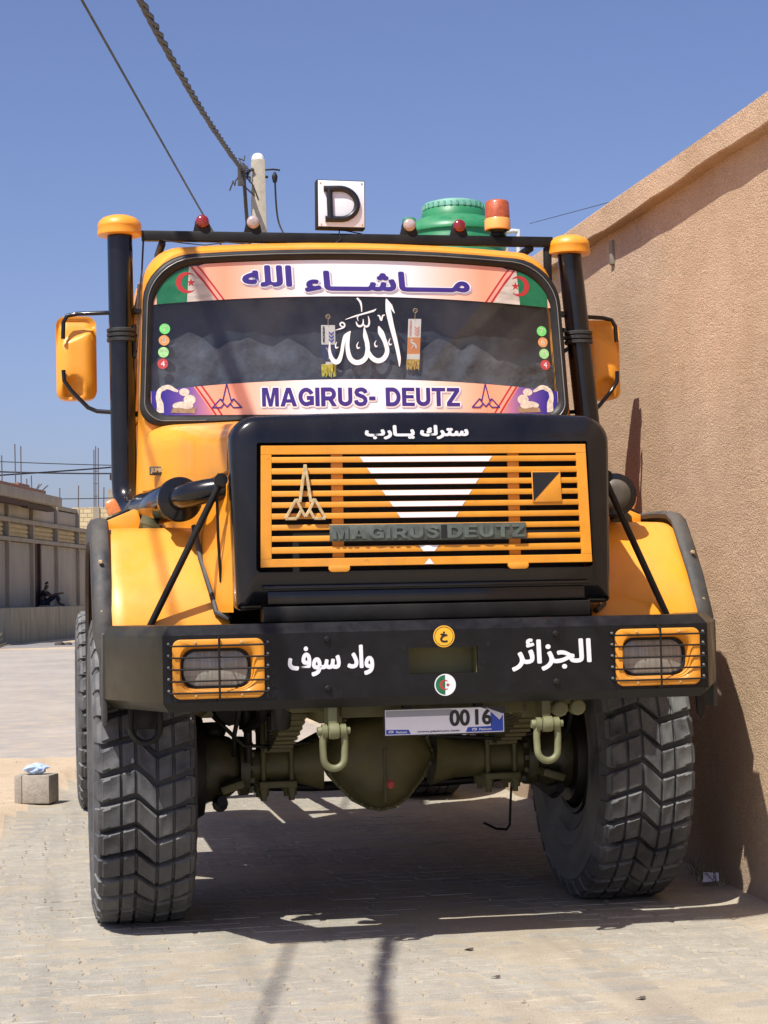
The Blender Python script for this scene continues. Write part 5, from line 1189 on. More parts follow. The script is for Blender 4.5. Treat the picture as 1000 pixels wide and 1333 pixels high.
# front axle
axl = part_empty('front_axle', truck, (0, 1.2, 0.64)); AY = 1.2
g = G(); g.tube([(-0.66, AY, 0.625), (-0.58, AY, 0.625), (-0.40, AY, 0.632), (-0.30, AY, 0.64)], [0.075, 0.074, 0.086, 0.125], 22); P('axle_tube', g, 'olive', axl, smooth=60); g = G(); g.tube([(0.20, AY, 0.64), (0.30, AY, 0.632), (0.50, AY, 0.625), (0.66, AY, 0.625)], [0.125, 0.088, 0.074, 0.075], 22); P('axle_tube', g, 'olive', axl, smooth=60)
dp = [(-0.315, 0.655), (-0.25, 0.55), (-0.17, 0.465), (-0.10, 0.428), (-0.045, 0.416), (0.02, 0.428), (0.08, 0.465), (0.15, 0.55), (0.205, 0.655), (0.17, 0.74), (0.08, 0.83), (-0.05, 0.865), (-0.19, 0.83), (-0.28, 0.74)]
def ds(s, y, c=(-0.055, 0.645)): return [Vector((c[0]+(x-c[0])*s, y, c[1]+(z-c[1])*s)) for x, z in dp]
g = G(); g.loft([ds(0.80, AY+0.26), ds(0.95, AY+0.16), ds(0.97, AY-0.02), ds(1.0, AY-0.04), ds(1.0, AY-0.062), ds(0.95, AY-0.066), ds(0.92, AY-0.085), ds(0.86, AY-0.125), ds(0.72, AY-0.165), ds(0.45, AY-0.19), ds(0.15, AY-0.197)], (True, True)); P('differential', g, 'olive', axl, smooth=45)
g = G(); g.tube([(-0.055+0.012, AY-0.19, 0.47), (-0.045, AY-0.197, 0.55), (-0.045, AY-0.20, 0.70)], 0.006, 6); P('differential_rib', g, 'olive', axl)
g = G(); g.lathe([(0, -0.020), (0.012, -0.020), (0.012, -0.012), (0.020, -0.010), (0.020, 0)], (-0.022, AY-0.182, 0.545), 'y', 6); P('drain_plug', g, 'red', axl)
for sg in (-1, 1):
    g = G(); g.lathe([(0.075, sg*0.60), (0.125, sg*0.615), (0.128, sg*0.655), (0.10, sg*0.66), (0.125, sg*0.69), (0.148, sg*0.75), (0.150, sg*0.83), (0.12, sg*0.87), (0.0, sg*0.87)], (0, AY, 0.63), 'x', 30)
    for i in range(12):
        a = i*math.pi/6; g.box((sg*0.608, AY+0.108*math.cos(a), 0.63+0.108*math.sin(a)), (0.025, 0.02, 0.02))
    P('steering_knuckle', g, 'olive_dark', axl, smooth=40)
    g = G(); g.lathe([(0, sg*0.80), (0.21, sg*0.81), (0.225, sg*0.84), (0.225, sg*0.93)], (0, AY, 0.635), 'x', 30); g.tube([(sg*0.74, AY-0.16, 0.50), (sg*0.74, AY-0.05, 0.475), (sg*0.72, AY+0.20, 0.50)], [0.022, 0.035, 0.02], 10); g.lathe([(0.0, 0.76), (0.05, 0.765), (0.06, 0.79), (0.05, 0.82)], (sg*0.76, AY, 0), 'z', 14); P('brake_drum', g, 'black_matt', axl)
    g = G(); g.tube([(sg*0.70, AY-0.12, 0.82), (sg*0.74, AY-0.2, 0.90), (sg*0.70, AY-0.24, 0.96)], 0.012, 7); g.lathe([(0, -0.05), (0.07, -0.05), (0.08, 0), (0.07, 0.06), (0, 0.06)], (sg*0.70, AY-0.15, 0.895), 'y', 18); P('brake_chamber', g, 'black_matt', axl)
    # leaf springs
    sp_ = part_empty('leaf_spring', truck, (sg*0.495, AY, 0.75))
    for i in range(11):
        L = 0.95-0.075*i; z0 = 0.792-0.0135*i+0.04; g = G(); rs = []
        for t in [-1+2*j/12 for j in range(13)]:
            y = AY+L*t; z = z0+0.17*(L*t)**2; rs.append([Vector((sg*0.495-0.045, y, z)), Vector((sg*0.495+0.045, y, z)), Vector((sg*0.495+0.045, y, z+0.0115)), Vector((sg*0.495-0.045, y, z+0.0115))])
        g.loft(rs, (True, True)); P('leaf', g, 'olive', sp_, smooth=20)
    for ux in (0.435, 0.556):
        for dy in (-0.085, 0.085):
            g = G(); g.tube([(sg*ux, AY+dy, 0.49), (sg*ux, AY+dy, 0.86)], 0.012, 10); P('spring_bolt', g, 'olive', sp_, smooth=60)
            g = G(); g.lathe([(0.026, 0.535), (0.026, 0.565)], (sg*ux, AY+dy, 0), 'z', 8); g.lathe([(0.0, 0.482), (0.013, 0.484), (0.013, 0.505), (0.022, 0.505), (0.024, 0.535), (0.0, 0.536)], (sg*ux, AY+dy, 0), 'z', 6); P('spring_nut', g, 'olive', sp_)
    for zz, a, b in ((0.555, 0.16, 0.24), (0.705, 0.12, 0.22), (0.875, 0.14, 0.22)): g = G(); g.box((sg*0.495, AY, zz), (a, b, 0.028)); P('spring_seat', g, 'olive', sp_, bevel=0.004)
    for q in (-0.95, 0.95): g = G(); g.box((sg*0.495, AY+q, 0.965), (0.12, 0.12, 0.10)); P('spring_hanger', g, 'olive', bevel=0.006)
g = G()
for i in range(22):
    k_1 = (i/22*len(dp)) ; a = Vector(dp[int(k_1) % len(dp)]); b = Vector(dp[(int(k_1)+1) % len(dp)]); q = a+(b-a)*(k_1-int(k_1)); q = Vector((-0.055, 0.645))+(q-Vector((-0.055, 0.645)))*0.965
    g.lathe([(0, -0.012), (0.008, -0.012), (0.009, 0)], (q.x, AY-0.064, q.y), 'y', 6)
tag(P('cover_bolts', g, 'olive', axl), kind='stuff')
for pts_, r_ in (([(-0.78, 0.98, 0.86), (-0.66, 0.92, 0.74), (-0.52, 1.05, 0.72), (-0.36, 1.08, 0.73)], 0.009), ([(0.78, 0.98, 0.86), (0.66, 0.92, 0.76), (0.5, 1.05, 0.72), (0.2, 1.08, 0.74)], 0.009), ([(-0.36, 0.55, 0.98), (-0.30, 0.62, 0.90), (-0.20, 0.85, 0.92), (-0.12, 1.0, 0.88)], 0.013), ([(0.28, 0.5, 0.98), (0.32, 0.6, 0.86), (0.30, 0.9, 0.80), (0.2, 1.05, 0.80)], 0.011), ([(-0.70, 0.55, 0.97), (-0.72, 0.7, 0.80), (-0.70, 0.95, 0.70)], 0.010), ([(0.68, 0.55, 0.97), (0.70, 0.75, 0.78), (0.72, 1.0, 0.68)], 0.010)):
    g = G(); g.tube([Vector(p) for p in pts_], r_, 8); P('brake_hose', g, 'black_matt', axl, smooth=60)
for sg in (-1, 1):
    g = G(); g.lathe([(0, 0.80), (0.038, 0.80), (0.038, 0.98), (0.0, 0.98)], (sg*0.63, 1.02, 0), 'z', 14); g.lathe([(0.0, 0.66), (0.018, 0.66), (0.018, 0.82)], (sg*0.63, 1.02, 0), 'z', 10); P('shock_absorber', g, 'black_matt', axl)
    g = G()
    for i in range(14):
        a = i*math.pi/7; g.lathe([(0, sg*0.828), (0.011, sg*0.828), (0.011, sg*0.85)], (0, AY+0.135*math.cos(a), 0.63+0.135*math.sin(a)), 'x', 6)
    tag(P('knuckle_bolts', g, 'olive', axl), kind='stuff')
    g = G(); g.box((sg*0.70, 1.05, 0.56), (0.10, 0.14, 0.035), Matrix.Rotation(sg*0.3, 3, 'Y')); P('steering_arm', g, 'olive', axl, bevel=0.008)
g = G(); g.tube([(-0.76, AY+0.2, 0.53), (-0.3, AY+0.28, 0.50), (0.3, AY+0.28, 0.50), (0.76, AY+0.2, 0.53)], 0.022, 12); P('tie_rod', g, 'black_matt', axl)
g = G(); g.tube([(-0.62, 0.5, 0.93), (-0.60, 0.75, 0.86), (-0.64, 1.0, 0.80)], 0.02, 10); g.tube([(-0.56, 0.35, 0.96), (-0.56, 0.42, 0.85)], 0.035, 10); g.box((-0.66, 0.55, 0.96), (0.2, 0.14, 0.1)); g.box((-0.56, 0.62, 0.90), (0.045, 0.05, 0.16)); P('steering_box', g, 'black_matt', bevel=0.006)
g = G(); g.tube([(0.30, 0.30, 0.98), (0.34, 0.32, 0.93), (0.42, 0.36, 0.95), (0.5, 0.4, 0.92), (0.58, 0.5, 0.95)], 0.010, 6); g.tube([(-0.5, 0.30, 0.97), (-0.40, 0.32, 0.925), (-0.3, 0.33, 0.96), (-0.2, 0.34, 0.93), (-0.1, 0.33, 0.955), (0.1, 0.33, 0.94), (0.3, 0.33, 0.97)], 0.012, 7); P('air_hose', g, 'black_matt')
for k_2, (cx, cy, cz_) in enumerate(((0.503, 0.22, 0.900), (0.577, 0.23, 0.903))):
    g = G(); g.lathe([(0, -0.05), (0.026, -0.05), (0.033, -0.044), (0.033, -0.01), (0.026, 0), (0.026, 0.05)], (cx, cy, cz_), 'y', 10); P('air_coupling', g, 'shackle', bevel=0.002)
# rear axle
g = G(); g.tube([(-0.9, 5.55, 0.64), (-0.4, 5.55, 0.64), (0.4, 5.55, 0.64), (0.9, 5.55, 0.64)], 0.08, 18); g.loft([[Vector((-0.0+(x+0.055)*s, y, 0.64+(z-0.645)*s)) for x, z in dp] for s, y in ((0.3, 5.3), (0.9, 5.42), (0.95, 5.65), (0.3, 5.8))], (True, True)); P('rear_axle', g, 'olive', smooth=45)
g = G(); g.tube([(0, 2.8, 0.95), (0, 5.3, 0.68)], 0.04, 12); P('prop_shaft', g, 'olive')
# tow shackles
for sg in (-1, 1):
    sh = part_empty('tow_shackle', truck, (sg*0.413, 0.03, 0.86)); cx = sg*0.413; y = 0.05
    g = G(); g.box((cx-0.004, y+0.04, 0.90), (0.034, 0.10, 0.13)); P('shackle_tab', g, 'shackle' if sg < 0 else 'olive', sh, bevel=0.004)
    pts = [(cx-0.040, y, 0.850), (cx-0.042, y, 0.80), (cx-0.040, y, 0.755)]+[(cx+0.040*math.cos(R(a)), y-0.003, 0.752+0.040*math.sin(R(a))) for a in range(190, 355, 15)]+[(cx+0.040, y, 0.755), (cx+0.042, y, 0.80), (cx+0.040, y, 0.850)]
    g = G(); g.tube(pts, 0.0135, 12); P('shackle_bow', g, 'shackle', sh, smooth=60)
    g = G(); g.lathe([(0, -0.062), (0.015, -0.062), (0.017, -0.056), (0.017, -0.045), (0.026, -0.045), (0.026, -0.026), (0.020, -0.022), (0.030, -0.018), (0.032, 0.0), (0.030, 0.018), (0.020, 0.022), (0.026, 0.026), (0.026, 0.045), (0.013, 0.045), (0.013, 0.062), (0, 0.062)], (cx, y, 0.852), 'x', 18); P('shackle_pin', g, 'shackle', sh, smooth=50)
# number plate
npl = part_empty('number_plate', truck, (0.02, 0.09, 0.87)); py = 0.085
pf = front(py); Tl = R(0.3)
g = G(); g.prism(rr(rect(0.021, 0.872, 0.472, 0.104), [0.004]*4, 2, 2), pf, 0, -0.004); P('plate_backing', g, 'plate_black', npl)
g = G(); flat(g, [(-0.210, 0.825), (0.252, 0.825), (0.252, 0.895), (0.160, 0.920), (-0.210, 0.920)], pf, 0.0012); P('plate_sheet', g, 'plate_white', npl, smooth=0, fix=False)
g = G(); flat(g, [(-0.207, 0.893), (0.05, 0.893), (0.05, 0.917), (-0.207, 0.917)], pf, 0.0018); P('plate_grey_tape', g, 'grey_print', npl, smooth=0, fix=False)
g = G(); flat(g, [(-0.207, 0.828), (-0.112, 0.828), (-0.120, 0.844), (-0.207, 0.846)], pf, 0.0018); flat(g, [(0.102, 0.828), (0.249, 0.828), (0.249, 0.896), (0.200, 0.906), (0.200, 0.848), (0.110, 0.846)], pf, 0.0018); P('plate_blue_print', g, 'blue', npl, smooth=0, fix=False)
g = G(); g.add([pf(0.183, 0.919, 0.002), pf(0.250, 0.893, 0.002), pf(0.232, 0.872, 0.016)], [(0, 1, 2)]); P('plate_curled_corner', g, 'white', npl, smooth=0, fix=False)
g = G(); text_geo(g, "00", 0.079, 0.883, 0.080, 0.064, pf, 0.0024, bold=0.0030); text_geo(g, "16", 0.172, 0.884, 0.066, 0.062, pf, 0.0024, bold=0.0030); text_geo(g, "www.platinum.com", -0.005, 0.8345, 0.165, 0.0095, pf, 0.0024, bold=0.0004); P('plate_digits', g, 'plate_black', npl, smooth=0, fix=False)
g = G(); text_geo(g, "Platinum", -0.148, 0.8360, 0.042, 0.0085, pf, 0.0030, bold=0.0004); text_geo(g, "Platinum", 0.178, 0.8375, 0.048, 0.0090, pf, 0.0030, bold=0.0004)
for x in (-0.187, 0.137): L, Q = stroke([(x-0.009, 0.833), (x-0.008, 0.840), (x+0.004, 0.841), (x+0.006, 0.836), (x-0.004, 0.835)], [0.003]*5); strip(g, L, Q, pf, 0.0031)
P('plate_small_print', g, 'white', npl, smooth=0, fix=False)
g = G(); g.box((-0.12, 0.12, 0.94), (0.03, 0.05, 0.06)); g.box((0.16, 0.12, 0.94), (0.03, 0.05, 0.06)); P('plate_bracket', g, 'black_matt', npl)
# hanging loop, bracket spike and loose cable
g = G(); g.tube([(-1.145, 0.42, 0.96), (-1.150, 0.42, 0.87)]+[(-1.092+0.058*math.cos(R(a)), 0.42, 0.865+0.062*math.sin(R(a))) for a in range(190, 355, 15)]+[(-1.034, 0.42, 0.87), (-1.036, 0.42, 0.96)], 0.012, 9); g.tube([(-1.09, 0.5, 0.86), (-1.03, 0.52, 0.95)], 0.006, 6); g.box((-1.09, 0.5, 0.90), (0.085, 0.03, 0.10)); P('step_loop', g, 'black_matt', bevel=0.002)
g = G(); g.prism([(1.105, 0.96), (1.140, 0.96), (1.142, 0.855), (1.128, 0.832), (1.112, 0.855)], front(0.30), 0, -0.02); P('bracket_tab', g, 'black_matt', bevel=0.003)
g = G(); g.tube([(0.655, 1.55, 0.62), (0.66, 1.58, 0.50), (0.655, 1.6, 0.36), (0.650, 1.6, 0.275), (0.632, 1.59, 0.255), (0.58, 1.58, 0.262), (0.535, 1.58, 0.285), (0.52, 1.58, 0.292)], 0.006, 8); P('loose_strap', g, 'black_matt', smooth=60)
g = G(); g.box((0.30, 0.36, 1.268), (0.03, 0.03, 0.05)); P('red_clip', g, 'red', bevel=0.003)
g = G(); g.lathe([(0, -0.01), (0.014, -0.008), (0.014, 0)], (-0.50, 0.28, 1.300), 'y', 10); P('fixing_bolt', g, 'chrome')

# ================================================================== PENNANTS behind the glass
def pennant(name, label, x, zt, cols, tilt=0.0, text=None):
    y = WY(x, zt)+0.016
    t = thing(name, label, 'pennant', (x, y, zt), 'pennants hanging behind the windscreen')
    fnp = lambda u, v, d: Vector((x+u+tilt*(v-zt), WY(x, zt)+0.014-d, v))
    z = zt; g = None
    for i, (mm, h, w, nm) in enumerate(cols):
        g = G(); flat_h = [(-w/2, z-h), (w/2, z-h), (w/2, z), (-w/2, z)]
        if 'tassel' in nm:
            g = G()
            for k in range(16):
                u = -w/2+w*(k+0.5)/16; g.tube([fnp(u, z, 0.001), fnp(u+random.uniform(-.003, .003), z-h*0.5, 0.002+random.uniform(-.001, .001)), fnp(u+random.uniform(-.005, .005), z-h*random.uniform(.85, 1.05), 0.001)], 0.0022, 4)
        else: g.prism(flat_h, fnp, 0.001+0.0002*i, -0.001)
        P(nm, g, mm, t, smooth=0); z -= h
    g = G(); g.tube([fnp(0, zt-0.004, 0.003), fnp(0, zt+0.022, 0.003), fnp(0.006, zt+0.036, 0.004), fnp(-0.006, zt+0.044, 0.004)], 0.0013, 5); g.tube([fnp(0.010*math.cos(a), zt+0.040+0.010*math.sin(a), 0.003) for a in [i*math.pi/6 for i in range(12)]], 0.0018, 5, closed=True); P('suction_hook', g, 'chrome', t)
    return t, fnp
p1, f1 = pennant('pennant', 'white and navy windscreen pennant with yellow tassel, left of the calligraphy', -0.140, 2.632, [('white_cloth', 0.092, 0.066, 'white_panel'), ('navy_cloth', 0.082, 0.064, 'navy_panel'), ('white_cloth', 0.012, 0.064, 'white_hem'), ('tassel', 0.060, 0.072, 'tassel')])
g = G()
for k in range(3):
    z0 = 2.595-0.017*k
    for s_ in (-1, 1): flat(g, [(0.014, z0-0.012), (0.014+s_*0.012, z0), (0.014+s_*0.012, z0+0.008), (0.014, z0-0.004)], f1, 0.003+0.0001*(s_+1))
P('chevron_print', g, 'blue', p1, smooth=0, fix=False)
g = G(); text_geo(g, "MICHELIN", 0, 0, 0.074, 0.011, lambda u, v, d: f1(-0.022-v, 2.588+u, d), 0.003, bold=0.0008); P('pennant_print', g, 'plate_black', p1, smooth=0, fix=False)
g = G(); L, Q = stroke([(-0.012, 2.525), (0.0, 2.51), (0.008, 2.49), (-0.004, 2.47)], [0.004, 0.012, 0.010, 0.003]); strip(g, L, Q, f1, 0.0030); P('pale_print', g, 'grey_print', p1, smooth=0, fix=False)
p2, f2 = pennant('pennant', 'white and orange windscreen pennant with gold tassel, right of the calligraphy', 0.279, 2.665, [('white_cloth', 0.088, 0.062, 'white_panel'), ('orange_cloth', 0.080, 0.062, 'orange_panel'), ('white_cloth', 0.025, 0.062, 'white_hem'), ('gold', 0.050, 0.064, 'tassel')], tilt=0.06)
g = G()
for k in range(3):
    z0 = 2.625-0.015*k
    for s_ in (-1, 1): flat(g, [(0.012, z0-0.011), (0.012+s_*0.012, z0), (0.012+s_*0.012, z0+0.007), (0.012, z0-0.004)], f2, 0.003+0.0001*(s_+1))
text_geo(g, "MICHELIN", 0, 0, 0.070, 0.009, lambda u, v, d: f2(-0.020-v, 2.622+u, d), 0.003, bold=0.0006)
P('chevron_print', g, 'pink', p2, smooth=0, fix=False)
g = G()
for pts, wd in (([(-0.016, 2.555), (-0.004, 2.548), (0.008, 2.538), (0.012, 2.522)], [0.004, 0.011, 0.010, 0.003]), ([(-0.014, 2.556), (-0.012, 2.566), (-0.004, 2.560)], [0.005, 0.007, 0.003]), ([(0.002, 2.542), (-0.008, 2.530), (-0.014, 2.520)], [0.006, 0.004, 0.002])):
    L, Q = stroke(pts, wd); strip(g, L, Q, f2, 0.003)
P('horse_print', g, 'white_cloth', p2, smooth=0, fix=False)

# ================================================================== BLOCK AND BAG, LITTER
blk = thing('concrete_block', 'grey hollow concrete block lying at the paving edge left of the truck', 'block', (-1.53, 5.86, 0.0))
rot = Matrix.Rotation(R(-22), 3, 'Z'); g = G(); c0 = Vector((-1.525, 5.90, 0.105))
def bx(c, d): g.box(c0+rot @ Vector(c), d, rot)
bx((0.02, 0, 0.0), (0.195, 0.02+0.16, 0.19)); bx((-0.105, -0.075, 0), (0.055, 0.03, 0.19)); bx((-0.105, 0.075, 0), (0.055, 0.03, 0.19)); bx((-0.105, 0, 0.083), (0.05, 0.12, 0.024)); bx((-0.105, 0, -0.083), (0.05, 0.12, 0.024)); bx((-0.105, 0, 0), (0.045, 0.12, 0.02))
g.build('block_body', 'block', blk, bevel=0.012, seg=2)
g = G(); rs = []
rnd = random.Random(3)
N = 22; bc = Vector((-1.535, 5.86, 0.205))
for j in range(9):
    t = j/8; row = []
    for i in range(N):
        a = 2*math.pi*i/N; rad = math.sin(math.pi*min(0.98, 0.08+t*0.9))**0.7; nn = 1+0.45*noise.noise(Vector((math.cos(a)*2.2, math.sin(a)*2.2, t*4)))
        row.append(bc+Vector((math.cos(a)*0.078*rad*nn, math.sin(a)*0.05*rad*nn, 0.002+t*0.062*(1+0.35*noise.noise(Vector((a, t*3, 5)))) if j else -0.003)))
    rs.append(row)
g.loft(rs, (True, True)); tag(g.build('plastic_bag', 'bag', smooth=0), 'crumpled pale blue plastic bag on top of the concrete block', 'plastic bag')
g = G(); c = Vector((1.475, 1.19, 0.035))
g.add([c+Vector(p) for p in ((-0.045, -0.02, 0.0), (0.03, -0.028, 0.004), (0.038, 0.0, 0.036), (-0.03, 0.012, 0.040), (0.0, -0.01, 0.022), (0.045, 0.01, 0.0))], [(0, 1, 4), (1, 2, 4), (2, 3, 4), (3, 0, 4), (1, 5, 2)]); tag(g.build('paper_scrap', 'paper', smooth=0), 'crumpled white paper scrap at the foot of the stucco wall', 'litter')
for i, (x, y, lab) in enumerate(((0.075, -0.42, 'dark flattened leaf on sunlit paving, nearest the middle of the lane'), (0.455, -0.88, 'small dark leaf on sunlit paving nearest the camera at right'), (0.10, 0.10, 'small dark leaf just in front of the truck shadow'))):
    g = G(); vs = [Vector((x+0.017*math.cos(a)*(1+0.3*math.sin(3*a)), y+0.014*math.sin(a), 0.006+0.004*math.sin(2*a))) for a in [k*math.pi/5 for k in range(10)]]; g.add(vs, [tuple(range(10))])
    tag(g.build('fallen_leaf', 'dry_leaf', smooth=0), lab, 'leaf')
# scattered grit on the ground: too many to count
g = G(); rnd = random.Random(11)
for i in range(2600):
    if i < 1500: x = rnd.uniform(-3.0, 1.5); y = rnd.uniform(-3, 9)
    else: x = rnd.choice((left_edge(y := rnd.uniform(3, 12))-rnd.uniform(0, 1.2), rnd.uniform(1.25, 1.52)))
    s = rnd.uniform(0.002, 0.006)*(1.9 if rnd.random() < 0.06 else 1); z = sandz(x, y)+s*0.3 if x < left_edge(y) or x > 1.2 else 0.003
    q = [Vector((x+s*rnd.uniform(.6, 1.3)*math.cos(a), y+s*rnd.uniform(.6, 1.3)*math.sin(a), z)) for a in (0, 1.6, 3.1, 4.7)]; q.append(Vector((x, y, z+s*0.9))); b = len(g.v)
    g.add(q, [(0, 1, 4), (1, 2, 4), (2, 3, 4), (3, 0, 4)])
tag(g.build('grit', 'stone', smooth=0), 'pale grit and small stones scattered over the paving', 'gravel', kind='stuff')
g = G(); rnd = random.Random(5)
for i in range(40):
    x = 1.50-abs(rnd.gauss(0, 0.03)); y = 1.25+rnd.gauss(0, 0.10); z = 0.03; h = rnd.uniform(0.02, 0.09); d = Vector((rnd.uniform(-.04, .02), rnd.uniform(-.05, .05), h)); g.tube([(x, y, z), Vector((x, y, z))+d], 0.0016, 3)
tag(g.build('dry_weeds', 'bush', smooth=0), 'dry weeds and debris along the foot of the stucco wall', 'weeds', kind='stuff')

# ================================================================== POLE AND CABLES
pole = thing('utility_pole', 'pale square concrete utility pole rising behind the truck cab', 'utility pole', (1.72, 20, 0))
g = G(); g.loft([[Vector((1.735-s*0.5+a*s, 20+b*s*0.9, z)) for a, b in ((0, 0), (1, 0), (1, 1), (0, 1))] for z, s in ((-0.1, 0.30), (4, 0.255), (7.82, 0.195))], (True, True)); P('pole_shaft', g, 'concrete_pole', pole, bevel=0.012, org=(1.735, 20, 0))
g = G(); g.loft([[Vector((1.735+math.cos(a)*r*0.097, 20.09+math.sin(a)*r*0.09, z)) for a in [i*math.pi/6 for i in range(12)]] for z, r in ((7.82, 1.0), (7.87, 0.92), (7.91, 0.66), (7.925, 0.3))], (False, True)); P('pole_cap', g, 'pole_cap', pole, smooth=60)
g = G(); g.tube([(1.66, 19.98, 7.66), (1.58, 19.97, 7.62), (1.50, 19.95, 7.56)], 0.016, 6); g.tube([(1.83, 20.0, 7.66), (1.95, 20, 7.67), (2.05, 20.0, 7.66)], 0.014, 6); g.lathe([(0, 7.46), (0.03, 7.48), (0.045, 7.56), (0.02, 7.62), (0, 7.64)], (1.97, 20, 0), 'z', 10); g.tube([(1.83, 20, 7.56), (1.87, 20, 7.55)], 0.02, 6)
P('pole_fittings', g, 'black_matt', pole)
g = G(); rnd = random.Random(2)
for k in range(9):
    p = Vector((1.47, 19.9, 7.60)); pts = [p]
    for i in range(5): p = p+Vector((rnd.uniform(-.10, .10), 0.02, rnd.uniform(-.14, .10))); pts.append(p)
    g.tube(pts, 0.012, 5)
g.box((1.47, 19.9, 7.55), (0.11, 0.10, 0.30)); P('cable_splice', g, 'bundle', pole)
def cable(name, label, pts, r, m='wire', twist=0, group='overhead cables'):
    P_ = [Vector(p) for p in pts]; Q = []
    for i in range(len(P_)-1):
        p0, p1, p2, p3 = P_[max(i-1, 0)], P_[i], P_[i+1], P_[min(i+2, len(P_)-1)]
        m_ = 16 if not twist else max(16, int((p2-p1).length*7))
        for j in range(m_):
            t = j/m_; Q.append(0.5*((2*p1)+(-p0+p2)*t+(2*p0-5*p1+4*p2-p3)*t*t+(-p0+3*p1-3*p2+p3)*t**3))
    Q.append(P_[-1]); g = G()
    if twist:
        L = 0
        for s in range(3):
            pts2 = []; L = 0
            for i, q in enumerate(Q):
                if i: L += (q-Q[i-1]).length
                a = L*twist+s*2*math.pi/3; jit = 1+0.5*noise.noise(Vector((L*0.8, s*9, 0))); pts2.append(q+Vector((math.cos(a)*r*jit, 0, math.sin(a)*r*jit)))
            g.tube(pts2, r*0.85, 6)
    else: g.tube(Q, r, 6)
    return tag(g.build(name, m, smooth=60), label, 'cable', group)
cable('overhead_cable', 'thick grey twisted overhead cable bundle running to the pole splice', [(-3.6, -8.5, 5.6), (-2.83, -3.2, 5.52), (-2.02, 0.3, 5.64), (-0.66, 8, 6.24), (0.40, 14, 6.88), (1.47, 19.85, 7.62)], 0.021, 'bundle', 5.5)
cable('overhead_cable', 'thin black overhead cable at upper left passing left of the pole', [(-4.68, -8.5, 6.60), (-3.55, -3.2, 6.48), (-1.13, 8, 6.22), (0.553, 16, 6.13), (1.19, 19, 6.13), (2.26, 24, 6.2)], 0.0125)
cable('drop_cable', 'grey cable dropping from the splice beside the pole towards the cab roof', [(1.50, 19.9, 7.50), (1.66, 20.8, 6.79), (1.84, 21.6, 6.3), (1.95, 22.0, 5.0), (1.98, 22.2, 0.2)], 0.028, 'bundle')
cable('drop_cable', 'black cable hanging from the fitting on the right side of the pole', [(1.97, 20, 7.56), (2.11, 20.8, 7.1), (2.42, 22, 6.95), (2.67, 23, 6.6), (2.9, 24, 5.0), (3.0, 24.4, 0.2)], 0.014)
cable('service_wire', 'thin wire running from the rooftop pipe down behind the stucco wall', [(4.206, 14, 5.681), (3.991, 11.5, 5.291), (3.776, 9, 4.901), (3.56, 6.5, 4.51)], 0.0035)

# ================================================================== TANK AND ROOFTOP BEHIND THE WALL
bld = thing('flat_roofed_house', 'low beige rendered house behind the stucco wall with a water tank on its roof', 'house', (4.5, 17, 0))
g = G(); g.box((4.3, 17.5, 2.2), (4.2, 8.0, 4.4)); P('house_wall', g, 'render_beige', bld, bevel=0.02)
g = G(); g.box((4.3, 17.5, 4.46), (4.4, 8.2, 0.14)); P('roof_slab', g, 'render_beige', bld, bevel=0.02)
g = G(); g.box((3.99, 14.9, 5.03), (0.30, 0.30, 1.02)); P('roof_pier', g, 'render_beige', bld, bevel=0.02)
tank = thing('water_tank', 'ribbed green plastic water tank with pale lid on the rooftop behind the cab', 'water tank', (3.30, 14.0, 4.53))
TX, TY = 3.315, 14.1
g = G(); pr = [(0.0, 4.53), (0.59, 4.53)]
for k in range(6): z = 4.57+0.155*k; pr += [(0.590, z), (0.603, z+0.025), (0.603, z+0.10), (0.590, z+0.125)]
pr += [(0.588, 5.52), (0.615, 5.535), (0.615, 5.555), (0.595, 5.60), (0.54, 5.66), (0.44, 5.715), (0.385, 5.73), (0.375, 5.80), (0.34, 5.85), (0, 5.86)]
g.lathe(pr, (TX, TY, 0), 'z', 56); P('tank_body', g, 'tank', tank, smooth=50)
g = G(); g.lathe([(0.345, 5.82), (0.362, 5.835), (0.360, 5.885), (0.345, 5.91), (0.26, 5.935), (0.12, 5.945), (0.10, 5.965), (0.0, 5.97)], (TX, TY, 0), 'z', 40)
for i in range(30):
    a = i*math.pi/15; g.box((TX+0.362*math.cos(a), TY+0.362*math.sin(a), 5.862), (0.022, 0.022, 0.05), Matrix.Rotation(a, 3, 'Z'))
P('tank_lid', g, 'tank_lid', tank, smooth=40)
g = G()
for a in (-150, -100, -60, -20, 30, 80, 130):
    q = R(a); g.box((TX+0.47*math.cos(q), TY+0.47*math.sin(q), 5.655), (0.20, 0.20, 0.06), Matrix.Rotation(q, 3, 'Z') @ Matrix.Rotation(0.45, 3, 'Y'))
g.box((TX-0.56, TY-0.1, 5.665), (0.14, 0.16, 0.11)); g.box((TX+0.53, TY-0.1, 5.64), (0.14, 0.16, 0.09)); P('tank_lug', g, 'tank', tank, bevel=0.025)
g = G(); g.tube([(TX+0.55, 14.2, 5.60), (4.05, 14.2, 5.63), (4.115, 14.2, 5.63), (4.115, 14.2, 5.56), (4.11, 14.2, 4.6)], 0.028, 10); tag(g.build('water_pipe', 'pipe', smooth=50), 'white plastic water pipe bending down beside the green rooftop tank', 'pipe')

